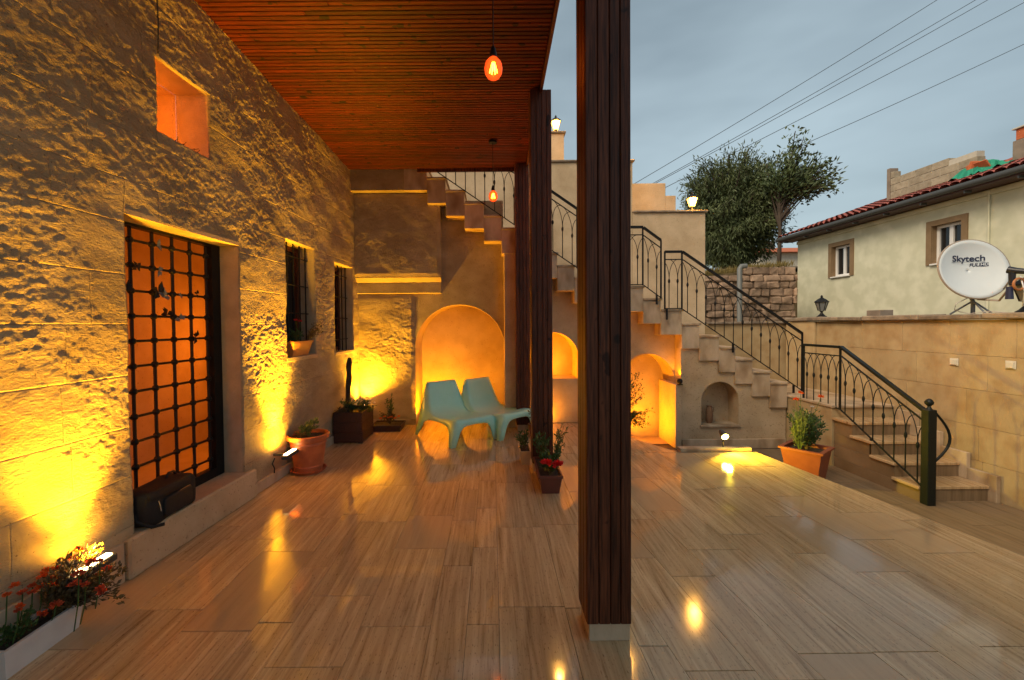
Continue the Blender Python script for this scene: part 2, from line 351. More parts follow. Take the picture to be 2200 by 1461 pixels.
# porch floor
pf = struct('porch_floor', MB().box(-2.6, 1.6, -3, 7.6, G, -.008), 'grout')
edges = [.37, .02, -.14, -.32, -.67, -1.02, -1.20, -1.55, -1.90, -2.45]
for r in range(len(edges)-1):
    y = -.6 + random.uniform(0, .6)
    while y < 7.3:
        l = random.choice([.5, .62, .75, .9]); x0, x1 = edges[r+1], edges[r]
        slab_tile(pf, clip([(x0, y), (x1, y), (x1, y+l), (x0, y+l)], [(0, 1, 7.35)]), 0); y += l
y = -.6
while y < 6.5:                         # plain strip under the pillars
    slab_tile(pf, [(.37, y), (.67, y), (.67, min(6.6, y+.95)), (.37, min(6.6, y+.95))], 0, 'threshold_slab'); y += .95
# raised terrace on the right
dk = MB(); poly = [(.67, -1.5), (3.97, -1.5), (3.03, 5.0), (2.145, 4.97), (1.77, 5.7), (1.6, 6.5), (.67, 6.5)]
dk.prism(poly, G, -.008, lambda a, b, t: (a, b, t)); deck = struct('terrace_floor', dk, 'grout')
rt = -.10
PA = [(-1, 0, -.67), (0, 1, 4.97), (6.5, .94, .94*5.0 + 6.5*3.03)]
PB = [(-1, 0, -.67), (0, -1, -4.975), (0, 1, 6.5), (.73, .375, .73*2.145 + .375*4.97)]
wl = [.30, .22, .33, .30, .26, .34, .30, .22, .32, .30, .34, .30, .3]
u = .15
for r, wd in enumerate(wl):
    y = -1.6 + random.uniform(0, .7)
    while y < 6.6:
        l = random.choice([.6, .75, .9, 1.1])
        q = [(u + rt*a + b, a) for a, b in ((y, 0), (y, wd), (y+l, wd), (y+l, 0))]; q = [q[0], q[1], q[2], q[3]]
        slab_tile(deck, clip(q, PA), 0); slab_tile(deck, clip(q, PB), 0); y += l
    u += wd
part('kerb', MB().box(2.17, 3.0, 4.985, 5.09, -.004, .04, .006), 'stepstone', deck)
# lower yard paving
yd = struct('yard_paving', MB().quad((1.4, 1.0, G-.012), (5.3, 1.0, G-.012), (5.3, 7.3, G-.012), (1.4, 7.3, G-.012)), 'grout')
x = 3.0
for r in range(8):
    y = .8 + random.uniform(0, .6)
    while y < 6.2:
        l = random.choice([.6, .8, 1.0])
        slab_tile(yd, clip([(x - .1*y*.9, y), (x + .32 - .1*y*.9, y), (x + .32 - .1*(y+l)*.9, y+l), (x - .1*(y+l)*.9, y+l)], [(1, 0, 5.08), (0, 1, 6.2)]), G, m='yardtile')
        y += l
    x += .322

# ================================================================== LEFT HOUSE WALL
house = thing('stone_house_wall', (-2.3, 3.5, 0), 'long rough hewn stone house wall with grilled door under the wooden ceiling', 'wall')
OP = dict(door=(2.61, 3.70, .24, 2.19), w1=(4.44, 5.10, 1.17, 2.40), w2=(5.64, 6.29, 1.15, 2.33), hi=(2.87, 3.37, 2.79, 3.28))
def carve(Y, Z):
    m = np.clip(fbm(Y*1.1, Z*1.1, 3, 3)*2.2 + .45, .10, 1)
    big = fbm(Y*2.4 + Z*.8, Z*3.2, 5, 7)
    k = fbm(Y*19 + Z*7, Z*30 - Y*5, 3, 11)
    f = fbm(Y*46, Z*64, 2, 31)
    return .0165*big + m*(.0058*k + .0042*f) + .0006*f
def sub(rects, o):
    res = []
    for (a, b, c, d) in rects:
        e, f, g, h = o
        if b <= e or a >= f or d <= g or c >= h: res.append((a, b, c, d)); continue
        if a < e: res.append((a, e, c, d))
        if b > f: res.append((f, b, c, d))
        x0, x1 = max(a, e), min(b, f)
        if c < g: res.append((x0, x1, c, g))
        if d > h: res.append((x0, x1, h, d))
    return res
def stone_patch(rc, res=.0075):
    a, b, c, d = rc; g = .0001
    a += g; b -= g; c += g; d -= g
    ny = max(2, int((b-a)/res)); nzz = max(2, int((d-c)/res))
    Y, Z = np.meshgrid(np.linspace(a, b, ny), np.linspace(c, d, nzz))
    ed = np.minimum(np.minimum(Y-a, b-Y), np.minimum(Z-c, d-Z))
    D = carve(Y, Z) - .0003*np.clip(1 - ed/.009, 0, 1)**1.5
    X = XW(Y) + D
    vs = np.stack([X.ravel(), Y.ravel(), Z.ravel()], 1)
    i = np.arange(nzz-1)[:, None]*ny + np.arange(ny-1)[None]; i = i.ravel()
    fs = np.stack([i, i+1, i+ny+1, i+ny], 1).tolist()
    ring = list(range(ny)) + [k*ny + ny-1 for k in range(1, nzz)] + [(nzz-1)*ny + k for k in range(ny-2, -1, -1)] + [k*ny for k in range(nzz-2, 0, -1)]
    n0 = len(vs); back = vs[ring].copy(); back[:, 0] -= .05; vs = np.concatenate([vs, back]); m = len(ring)
    fs += [(ring[k], n0 + k, n0 + (k+1) % m, ring[(k+1) % m]) for k in range(m)]
    mb = MB(); mb.v = vs.tolist(); mb.f = fs; return mb
random.seed(11)
zs = [0]
while zs[-1] < 3.9: zs.append(zs[-1] + random.choice([.26, .31, .35, .30]))
for r in range(len(zs)-1):
    y = .9 - random.uniform(0, .5)
    while y < 6.50:
        l = random.uniform(.42, .85); rects = [(y, min(y+l, 6.52), zs[r], min(zs[r+1], 4.05))]
        if rects[0][1] - rects[0][0] > .05:
            for o in OP.values(): rects = sub(rects, o)
            for rc in rects:
                if rc[1]-rc[0] > .012 and rc[3]-rc[2] > .012:
                    part('stone_block', stone_patch(rc), 'hewn', house, smooth=True, fix=False)
        y += l
# wall core with the openings left free, set just behind the stone faces
def wall_core(mb, rects, d0, d1):
    for (a, b, c, d) in rects:
        P = lambda y, z, t: (XW(y) - t, y, z)
        mb.add([P(a, c, d0), P(b, c, d0), P(b, d, d0), P(a, d, d0), P(a, c, d1), P(b, c, d1), P(b, d, d1), P(a, d, d1)],
               [(0, 1, 2, 3), (7, 6, 5, 4), (0, 4, 5, 1), (1, 5, 6, 2), (2, 6, 7, 3), (3, 7, 4, 0)])
core = [(-4, 6.9, 0, 4.05)]
for o in OP.values(): core = sub(core, o)
mb = MB(); wall_core(mb, core, .016, .26); part('mortar_bed', mb, 'mortar', house)
mb = MB(); wall_core(mb, [(-4, .9, 0, 4.05)], -.004, .015); part('plain_wall', mb, 'hewn', house)
# door surround: lintel, sill block, reveal stones
def wbox(y0, y1, z0, z1, t0, t1, bev=0):   # box in wall coordinates; t = depth behind the face (negative: proud)
    mb = MB().box(0, 1, y0, y1, z0, z1, 0) if not bev else MB().box(-t1, -t0, y0, y1, z0, z1, bev)
    if bev: mb.v = [(XW(y) + x, y, z) for x, y, z in mb.v]
    else: mb.v = [(XW(y) - (t0 if x > .5 else t1), y, z) for x, y, z in mb.v]
    return mb
part('door_sill', wbox(2.53, 3.80, -.002, .245, -.05, .30, .012), 'smoothstone', house)
part('door_lintel', wbox(2.612, 3.698, 2.185, 2.215, -.002, .30), 'smoothstone', house)
part('window_sill', wbox(4.43, 5.11, 1.13, 1.172, -.006, .3, .004), 'smoothstone', house)
part('window_sill', wbox(5.63, 6.30, 1.11, 1.152, -.006, .3, .004), 'smoothstone', house)
for a, b, z1 in ((.8, 2.525, .235), (3.805, 5.9, .10), (5.9, 6.47, .10)):
    part('skirting', wbox(a, b, -.002, z1, -.026, .02, .006), 'stepstone', house)
# lit room behind the door: real stone back wall and unseen point lights added at both sides
mb = MB(); P = lambda y, z, t: (XW(y) - t, y, z)
def room(y0, y1, z0, z1, t0, t1, m, nm, ends=True):
    mb = MB(); a = lambda y, z, t: (XW(y) - t, y, z)
    mb.quad(a(y0, z0, t1), a(y1, z0, t1), a(y1, z1, t1), a(y0, z1, t1))
    mb.quad(a(y0, z0, t0), a(y1, z0, t0), a(y1, z0, t1), a(y0, z0, t1)); mb.quad(a(y0, z1, t0), a(y1, z1, t0), a(y1, z1, t1), a(y0, z1, t1))
    mb.quad(a(y0, z0, t0), a(y0, z1, t0), a(y0, z1, t1), a(y0, z0, t1)); mb.quad(a(y1, z0, t0), a(y1, z1, t0), a(y1, z1, t1), a(y1, z0, t1))
    return part(nm, mb, m, house)
room(1.5, 4.9, .2, 2.7, .262, 1.15, 'niche', 'room')
lamp('POINT', 'room_light', (XW(1.7) - .45, 1.75, 1.5), 24, (1, .235, .010), house, shadow_soft_size=.08)
lamp('POINT', 'room_light', (XW(4.5) - .45, 4.6, 1.4), 10, (1, .235, .010), house, shadow_soft_size=.08)
room(2.87, 3.37, 2.79, 3.28, .261, .55, 'niche', 'high_recess')
lamp('POINT', 'recess_light', (XW(2.92) - .42, 2.93, 3.0), 3.6, (1, .22, .008), house, shadow_soft_size=.03)
mb = MB(); random.seed(3)
for k in range(12):   # dry twigs left on the sill of the high opening
    y = 3.12 + random.uniform(-.08, .16); t = random.uniform(.01, .1)
    mb.tube([(XW(y) - t, y, 2.797), (XW(y) - t + random.uniform(-.02, .05), y + random.uniform(-.11, .11), 2.80 + random.uniform(.002, .035))], .0022, 4)
tag(link('twig_nest', mb.mesh('twig_nest', 'bark')), 'dry twigs of an old nest in the high orange lit opening', 'nest')
for key in ('w1', 'w2'):
    y0, y1, z0, z1 = OP[key]; wd = part('window', wbox(y0, y1, z0, z1, .225, .262), 'darkglass', house)
    fr = MB()
    for (a, b, c, d) in ((y0, y0+.05, z0, z1), (y1-.05, y1, z0, z1), (y0+.05, y1-.05, z0, z0+.05), (y0+.05, y1-.05, z1-.05, z1), ((y0+y1)/2-.025, (y0+y1)/2+.025, z0+.05, z1-.05)):
        q = wbox(a, b, c, d, .195, .224); fr.add(q.v, q.f)
    part('frame', fr, 'darkwood', wd)
    gr = thing('window_grille', (XW(y0)-.1, (y0+y1)/2, z0), 'black iron bars across the window %s' % ('behind the flower box' if key == 'w1' else 'near the wall corner without a flower box'), 'grille')
    for k in range(5):
        y = y0 + .06 + (y1-y0-.12)*k/4; part('bar', MB().tube([(XW(y)-.09, y, z0), (XW(y)-.09, y, z1)], .008, 6), 'iron', gr)
    for k in range(4):
        z = z0 + .16 + (z1-z0-.3)*k/3; part('crossbar', MB().tube([(XW(y0)-.09, y0, z), (XW(y1)-.09, y1, z)], .006, 6), 'iron', gr)
# crack cable down to the high opening
tag(link('wall_cable', MB().tube([(XW(2.87)+.02, 2.872, 4.0), (XW(2.87)+.016, 2.868, 3.75), (XW(2.87)+.02, 2.876, 3.5), (XW(2.87)+.014, 2.874, 3.29)], .004, 5).mesh('wall_cable', 'wire')), 'thin dark cable hanging above the high square opening', 'cable')

# door grille
dg = thing('door_grille', (XW(3.15)-.2, 3.15, .245), 'black iron lattice door with ball joints before an orange lit room', 'door')
T = .20
fr = MB()
for q in (wbox(2.612, 2.632, .246, 2.184, T-.03, T+.03), wbox(3.60, 3.698, .246, 2.184, T-.03, T+.03), wbox(2.632, 3.60, .246, .32, T-.03, T+.03), wbox(2.632, 3.60, 2.165, 2.184, T-.03, T+.03)): fr.add(q.v, q.f)
part('frame', fr, 'iron', dg)
ys = [2.69 + .176*k for k in range(6)]; zg = [.40 + .168*k for k in range(11)]
for y in ys: part('vertical_bar', MB().tube([(XW(y)-T, y, .3), (XW(y)-T, y, 2.17)], .0115, 8), 'iron', dg, smooth=40)
for z in zg: part('horizontal_bar', MB().tube([(XW(2.62)-T, 2.62, z), (XW(3.62)-T, 3.62, z)], .009, 8), 'iron', dg, smooth=40)
kn = MB().blob((0, 0, 0), .024, 10, 6).mesh('joint_ball', 'iron', True)
Ld = wloc(dg)
for y in ys:
    for z in zg: link('joint_ball', kn, dg, Vector((XW(y)-T, y, z)) - Ld)
# small metal leaves and butterflies clipped to the lattice
random.seed(8)
for (y, z, s, k) in ((2.80, 1.745, .09, 'iron'), (3.05, 1.75, .12, 'greeniron'), (3.1, 1.71, .1, 'bracket'), (3.12, 1.59, .1, 'iron'), (3.05, 2.07, .08, 'bracket'), (2.88, 1.90, .07, 'greeniron'), (3.06, 1.9, .07, 'bracket'), (3.24, 1.56, .09, 'bracket'), (3.25, 1.73, .05, 'bracket'), (3.40, 1.42, .09, 'iron'), (3.42, 1.76, .06, 'iron')):
    mb = MB()
    for j in range(4):
        a = random.uniform(0, 6.28); mb.leaf((XW(y)-T+.03, y, z), (.15, math.cos(a), math.sin(a)), (1, 0, .2), s*random.uniform(.45, .75), s*.4)
    part('metal_leaf', mb, k, dg)
# black bag on the sill
bag = thing('camera_bag', (XW(2.85)-.02, 2.86, .246), 'black fabric camera bag with shoulder strap sitting on the door sill', 'bag')
def roundbox(c, hs, n=10, e=.28):
    mb = MB(); vs = []; 
    m = 12
    for i in range(m+1):
        ph = math.pi*(i/m - .5)
        for k in range(2*m):
            th = 2*math.pi*k/(2*m); sg = lambda v: math.copysign(abs(v)**e, v)
            vs.append((c[0] + hs[0]*sg(math.cos(ph))*sg(math.cos(th)), c[1] + hs[1]*sg(math.cos(ph))*sg(math.sin(th)), c[2] + hs[2]*sg(math.sin(ph))))
    fs = [(i*2*m + k, i*2*m + (k+1) % (2*m), (i+1)*2*m + (k+1) % (2*m), (i+1)*2*m + k) for i in range(m) for k in range(2*m)]
    return mb.add(vs, fs)
xb = XW(2.86)-.045
b = roundbox((xb, 2.86, .355), (.10, .215, .108)); b.v = [(x + .02*math.sin(y*21), y, z + .012*math.sin(y*17+1)*(z > .35)) for x, y, z in b.v]
body = part('body', b, 'blackfabric', bag, smooth=True)
part('flap', roundbox((xb+.018, 2.86, .437), (.092, .195, .036)), 'blackfabric', bag, smooth=True)
part('front_pocket', roundbox((xb+.10, 2.89, .335), (.02, .13, .062)), 'blackfabric', bag, smooth=True)
part('strap', MB().tube([(xb, 2.655, .40), (xb+.03, 2.64, .30), (xb+.10, 2.67, .255), (xb+.14, 2.72, .252)], .011, 6), 'blackfabric', bag, True)
part('handle', MB().tube([(xb, 2.92, .465), (xb, 2.95, .50), (xb, 3.0, .495), (xb, 3.02, .46)], .009, 6), 'blackfabric', bag, True)
part('zip', MB().tube([(xb+.112, 2.90, .40), (xb+.112, 3.0, .402)], .003, 5), 'chrome', bag)
part('clip', MB().tube([(xb+.105, 2.72, .40), (xb+.112, 2.725, .36), (xb+.112, 2.73, .33)], .005, 5), 'chrome', bag)

# ================================================================== CEILING / PORCH ROOF
CZ = lambda y: 3.90 - .06*(y - 3.2)
roof = thing('porch_roof', (-.9, 3.4, 3.9), 'porch roof lined with narrow reddish pine boards', 'roof')
random.seed(21)
y = .3
while y < 6.17:
    p = .0455; mb = MB(); x1 = .487
    cuts = [-2.42, random.uniform(-1.5, -.3), x1] if random.random() < .45 else [-2.42, x1]
    for a, b in zip(cuts, cuts[1:]):
        q = MB().box(a+.0006, b-.0006, y+.003, y+p-.003, 0, .018, .004); q.v = [(X, Y, Z + CZ(y) + 0) for X, Y, Z in q.v]
        part('ceiling_board', q, 'pine', roof)
    y += p
mb = MB(); 
mb.add([(-2.6, -3.5, CZ(-3.5)+.02), (.487, -3.5, CZ(-3.5)+.02), (.487, 6.2, CZ(6.2)+.02), (-2.6, 6.2, CZ(6.2)+.02), (-2.6, -3.5, CZ(-3.5)+.2), (.487, -3.5, CZ(-3.5)+.2), (.487, 6.2, CZ(6.2)+.2), (-2.6, 6.2, CZ(6.2)+.2)],
       [(3, 2, 1, 0), (4, 5, 6, 7), (0, 1, 5, 4), (1, 2, 6, 5), (2, 3, 7, 6), (3, 0, 4, 7)])
part('roof_deck', mb, 'darkwood', roof)
mb = MB(); mb.add([(x, y, CZ(y) + z) for y in (-3.5, 6.235) for x, z in ((.489, -.035), (.515, -.035), (.515, .22), (.489, .22))], [(0, 1, 2, 3), (4, 5, 6, 7), (0, 1, 5, 4), (1, 2, 6, 5), (2, 3, 7, 6), (3, 0, 4, 7)])
part('fascia_board', mb, 'darkwood', roof)
part('end_fascia', MB().box(-1.05, .487, 6.205, 6.232, CZ(6.2)-.045, CZ(6.2)+.2), 'darkwood', roof)

# ================================================================== PILLARS
def pillar(x0, x1, y0, y1, label):
    t = thing('wooden_pillar', ((x0+x1)/2, (y0+y1)/2, 0), label, 'pillar', 'porch pillars')
    top = CZ(y0) - .004
    part('stone_base', MB().box(x0+.012, x1-.004, y0+.012, y1-.012, -.002, .085, .004), 'stepstone', t)
    part('core', MB().box(x0+.012, x1-.012, y0+.012, y1-.012, .087, top), 'darkwood', t)
    cut = [x0, x0 + (x1-x0)*.27, x0 + (x1-x0)*.53, x0 + (x1-x0)*.76, x1]
    for k in range(4):
        a = cut[k] + .0015; b = cut[k+1] - .0015
        part('plank', MB().box(a, b, y0, y0+.0115, .086, top, .003), 'darkwood', t)
        part('plank', MB().box(a, b, y1-.0115, y1, .086, top, .003), 'darkwood', t)
    n = 3; wdt = (y1-y0-.024)/n
    for k in range(n):
        a = y0 + .012 + k*wdt + .0015; b = a + wdt - .003
        part('plank', MB().box(x0, x0+.0115, a, b, .086, top, .003), 'darkwood', t)
        part('plank', MB().box(x1-.0115, x1, a, b, .086, top, .003), 'darkwood', t)
    return t
pillar(.432, .642, 2.0, 2.21, 'dark plank clad pillar on a bare stone base with no flower boxes beside it')
pillar(.395, .605, 4.35, 4.56, 'dark plank clad pillar behind the box of red geraniums')
pillar(.33, .525, 6.04, 6.228, 'dark plank clad pillar at the stair end of the porch')

# ================================================================== STAIR BUILDING
def arch_wall(x0, x1, ylo, yd, zb, topf, arches, breaks=(), back_to=None):
    """front face at y=ylo with arched recesses (cx, halfwidth, zbase, zspring, ztop, depth)"""
    mb = MB(); xs = {x0, x1} | {b for b in breaks if x0 < b < x1}
    for (cx, hw, zz, zsp, zt, dp) in arches:
        for k in range(25): xs.add(round(cx - hw*math.cos(math.pi*k/24), 5))
    xs = sorted(x for x in xs if x0 - 1e-6 <= x <= x1 + 1e-6)
    nb = MB()
    for a, b in zip(xs, xs[1:]):
        m = (a+b)/2; top = topf(m); hit = None
        for A in arches:
            if A[0]-A[1] < m < A[0]+A[1]: hit = A
        if not hit: mb.quad((a, ylo, zb), (b, ylo, zb), (b, ylo, top), (a, ylo, top)); continue
        cx, hw, zz, zsp, zt, dp = hit
        za, zc = [zsp + (zt-zsp)*math.sqrt(max(0, 1 - ((q-cx)/hw)**2)) for q in (a, b)]
        mb.quad((a, ylo, za), (b, ylo, zc), (b, ylo, top), (a, ylo, top))
        if zz > zb: mb.quad((a, ylo, zb), (b, ylo, zb), (b, ylo, zz), (a, ylo, zz))
        nb.quad((a, ylo, za), (b, ylo, zc), (b, ylo+dp, zc), (a, ylo+dp, za))
        nb.quad((a, ylo+dp, zz), (b, ylo+dp, zz), (b, ylo+dp, zc), (a, ylo+dp, za))
        nb.quad((a, ylo, zz), (b, ylo, zz), (b, ylo+dp, zz), (a, ylo+dp, zz))
    for (cx, hw, zz, zsp, zt, dp) in arches:
        for s in (-1, 1): nb.quad((cx+s*hw, ylo, zz), (cx+s*hw, ylo+dp, zz), (cx+s*hw, ylo+dp, zsp), (cx+s*hw, ylo, zsp))
    return mb, nb
stair = thing('stone_staircase', (2.2, 6.6, G), 'pale stone outdoor staircase with stepped edge over arched niches', 'staircase')
ST = [(-.92, 3.80), (-.654, 3.614), (-.389, 3.43), (-.11, 3.249), (.142, 3.068), (.428, 2.886), (.694, 2.71), (.941, 2.528), (1.188, 2.346), (1.441, 2.17), (2.179, 2.037), (2.433, 1.86), (2.736, 1.697), (2.991, 1.493), (3.274, 1.316), (3.51, 1.146), (3.76, .975), (4.017, .791), (4.267, .626)]
prev = -1.25; lev = []
for i, (x1, z) in enumerate(ST):
    zb = z - .37
    part('step_block', MB().box(prev+.0012, x1-.0012, 6.25, 7.45, zb, z-.032, .003), 'stepstone', stair)
    part('tread', MB().box(prev+.002, x1+.018, 6.232, 7.45, z-.031, z, .003), 'stepstone', stair)
    lev.append((prev, x1, z)); prev = x1
LZ = .44
part('landing_slab', MB().box(4.27, 5.09, 5.43, 7.45, LZ-.03, LZ, .003), 'stepstone', stair)
part('landing_base', MB().box(4.285, 5.09, 5.45, 7.45, G-.01, LZ-.032, .003), 'courtstone', stair)
def lvl(x):
    for a, b, z in lev:
        if a <= x < b: return z
    return .45
top = lambda x: lvl(x) - .2
brk = [b for _, b, _ in lev]
# right volume with the small niche
f, n = arch_wall(2.74, 4.27, 6.29, .3, G, top, [(3.31, .272, .0, .36, .635, .28)], brk)
f.quad((2.74, 6.29, G), (2.74, 7.0, G), (2.74, 7.0, 1.55), (2.74, 6.29, 1.55)); f.quad((4.27, 6.29, G), (4.27, 7.0, G), (4.27, 7.0, .44), (4.27, 6.29, .44))
w1 = part('niche_wall', f, 'smoothstone', stair); part('small_niche', n, 'smoothstone', w1)
part('niche_sill', MB().box(3.02, 3.60, 6.262, 6.5, -.028, .004, .004), 'stepstone', w1)
part('corner_block', MB().box(2.655, 2.739, 6.27, 6.9, G-.01, .60, .004), 'smoothstone', w1)
part('plinth', MB().box(2.75, 4.26, 6.255, 6.286, G-.01, G+.13, .005), 'stepstone', w1)
# wall with the glowing arch
f, n = arch_wall(1.30, 2.739, 6.50, .5, G, top, [(2.335, .40, G, .62, 1.04, .46)], brk)
w2 = part('arch_wall', f, 'smoothstone', stair); part('glowing_niche', n, 'niche', w2)
# wall with the bench niche
f, n = arch_wall(.36, 1.30, 6.52, .5, 0, top, [(.90, .398, 0, .98, 1.375, .55)], brk)
f.quad((1.30, 6.50, G), (1.30, 6.52, G), (1.30, 6.52, 2.0), (1.30, 6.50, 2.0))
w3 = part('bench_wall', f, 'smoothstone', stair); part('bench_niche', n, 'niche', w3)
part('bench', MB().box(.504, 1.296, 6.525, 7.06, .0, .665, .008), 'niche', w3)
part('pier', MB().box(.175, .36, 6.26, 6.9, -.002, 2.6, .006), 'smoothstone', stair)
# wall closing the porch
pw = thing('porch_end_wall', (-.9, 6.9, 0), 'orange lit stone end wall of the porch with a deep arched niche', 'wall')
f, n = arch_wall(-2.1, .175, 6.50, .6, 0, lambda x: 2.75 if x > -.75 else 2.3, [(-.49, .672, 0, 1.15, 1.80, .62)], [-.75])
part('wall_face', f, 'hewn', pw); part('arched_niche', n, 'niche', pw)
part('upper_panel', MB().box(-.748, .174, 6.52, 6.95, 2.3, 3.35), 'hewn', pw)
part('skirting', MB().box(-2.0, -1.165, 6.475, 6.498, -.002, .085, .004), 'stepstone', pw)
random.seed(4)
# stone courses corbelling out above
for nm, a, b, y0, z0, z1 in (('corbel_band', -2.05, -.75, 6.45, 1.97, 2.13), ('upper_courses', -2.05, -.75, 6.38, 2.20, 3.43), ('top_courses', -2.05, -1.06, 6.26, 3.432, 4.0)):
    q = MB().box(a, b, y0, 6.76, z0, z1, .008); part(nm, q, 'hewn', pw)
q = MB(); q.add([(-2.05, 6.45, 2.132), (-.75, 6.45, 2.132), (-.75, 6.38, 2.199), (-2.05, 6.38, 2.199), (-2.05, 6.76, 2.132), (-.75, 6.76, 2.132), (-.75, 6.76, 2.199), (-2.05, 6.76, 2.199)], [(0, 1, 2, 3), (1, 5, 6, 2), (4, 7, 3, 0)])
part('sloped_corbel', q, 'hewn', pw)
part('roof_infill', MB().box(-2.05, -1.06, 6.21, 6.258, 3.75, 3.9), 'darkwood', roof)
def relief_panel(x0, x1, z0, z1, yf, seed=0, res=.009):
    X, Z = np.meshgrid(np.linspace(x0, x1, int((x1-x0)/res)), np.linspace(z0, z1, int((z1-z0)/res))); ny = X.shape[1]; nzz = X.shape[0]
    ed = np.minimum(np.minimum(X-x0, x1-X), np.minimum(Z-z0, z1-Z)); D = carve(X + 20 + seed, Z)*np.clip(ed/.05, 0, 1)
    q = np.arange(nzz-1)[:, None]*ny + np.arange(ny-1)[None]; q = q.ravel(); mb = MB()
    mb.v = np.stack([X.ravel(), (yf - .001 - .016*np.clip(ed/.05, 0, 1) - D).ravel(), Z.ravel()], 1).tolist(); mb.f = np.stack([q, q+1, q+ny+1, q+ny], 1).tolist(); return mb
part('rough_face', relief_panel(-2.04, -1.166, .085, 1.965, 6.50), 'hewn', pw, True, fix=False)
part('rough_face', relief_panel(-2.04, -.752, 2.21, 3.425, 6.38, 3), 'hewn', pw, True, fix=False)

# terrace walls above the stair
up = thing('terrace_parapet', (2.2, 7.6, G), 'stepped pale stone parapet wall rising behind the staircase', 'wall')
part('low_wall', MB().box(2.42, 3.667, 7.46, 7.72, G, 3.385, .006), 'smoothstone', up)
part('high_wall', MB().box(-2.2, 2.418, 7.46, 7.72, G, 4.255, .006), 'smoothstone', up)
part('coping', MB().box(2.425, 3.70, 7.43, 7.75, 3.387, 3.42, .005), 'coping', up)
part('coping', MB().box(-2.2, 2.45, 7.43, 7.75, 4.257, 4.29, .005), 'coping', up)
pier = thing('lantern_pier', (1.24, 8.3, 4.3), 'tall stone pier with a moulded cap carrying a lit lantern', 'pier')
part('shaft', MB().box(.93, 1.355, 8.1, 8.5, G, 5.02, .006), 'smoothstone', pier)
part('cap', MB().box(.9, 1.39, 8.07, 8.53, 5.022, 5.06, .006), 'coping', pier)
bk = thing('roof_parapet', (3, 8.5, G), 'small two step stone parapet behind the lantern', 'wall')
part('high_step', MB().box(2.0, 3.36, 8.4, 8.65, G, 4.19, .006), 'smoothstone', bk); part('low_step', MB().box(3.362, 3.557, 8.4, 8.65, G, 3.95, .006), 'smoothstone', bk)
lp = thing('landing_wall', (4.4, 7.6, G), 'low stone wall behind the stair landing', 'wall')
part('wall_face', MB().box(3.672, 5.09, 7.46, 7.7, G, 1.47, .006), 'courtstone', lp)
for k in range(4): part('coping_stone', MB().box(3.70+.347*k, 3.70+.347*k+.344, 7.42, 7.74, 1.472, 1.51+random.uniform(-.004, .004), .006), 'coping', lp)

# lower flight
lf = thing('lower_steps', (4.6, 4.9, G), 'short flight of worn travertine steps beside the courtyard wall', 'steps')
for k in range(4):
    y0 = 4.33 + .275*k; z = G + .154*(k+1)
    part('step', MB().box(4.31, 5.0, y0+.012, 5.445, G-.01 if k == 0 else z-.154-.0305, z-.031, .003), 'yardtile', lf)
    part('tread', MB().box(4.285, 5.0, y0, y0+.30 if k < 3 else 5.45, z-.03, z, .003), 'travertine', lf)
    part('skirting', MB().box(5.002, 5.045, y0-.06, y0+.2145, G if k == 0 else z-.154, z+.12, .003), 'stepstone', lf)

# courtyard wall
cw = thing('courtyard_wall', (5.2, 4.5, G), 'stained yellow ashlar courtyard wall with rough coping', 'wall')
random.seed(9); z = G
hts = [.36, .36, .38, .36, .375]
for r, h in enumerate(hts):
    y = .2 - random.uniform(0, .5)
    while y < 7.3:
        l = random.uniform(.5, .8); e = min(y+l, 7.42)
        part('stone_block', MB().box(5.055+random.uniform(0, .0025), 5.30, y+.001, e-.001, z+.001, z+h-.001, .003), 'courtstone', cw); y = e
    z += h
part('pilaster', MB().box(5.02, 5.054, 6.75, 7.40, G, z, .004), 'courtstone', cw)
y = .1
while y < 7.35:
    l = random.uniform(.5, .9); e = min(y+l, 7.42)
    q = MB().box(4.99+random.uniform(0, .015), 5.36, y+.003, e-.003, z+.002, z+.062+random.uniform(-.006, .006), .012)
    q.v = [(a + .006*math.sin(b*37), b, c + .005*math.sin(b*23+a*9)) for a, b, c in q.v]; part('coping_stone', q, 'coping', cw); y = e
CT = z + .066
def wallplate(y, zz, label):
    t = thing('wall_socket', (5.05, y, zz), label, 'socket'); part('plate', MB().box(5.043, 5.053, y-.043, y+.043, zz-.04, zz+.04, .003), 'socket', t); part('cover', MB().box(5.034, 5.042, y-.032, y+.032, zz-.03, zz+.028, .003), 'socket', t)
wallplate(4.727, 1.045, 'square cream socket on the courtyard wall behind the handrail'); wallplate(4.21, 1.06, 'second cream socket on the courtyard wall below the antenna feed arm')
q = MB().box(5.12, 5.30, 5.72, 5.93, CT-.008, CT+.075, .006); tag(link('loose_block', q.mesh('loose_block', 'chimneyrender')), 'loose grey concrete block lying on the wall coping', 'block')

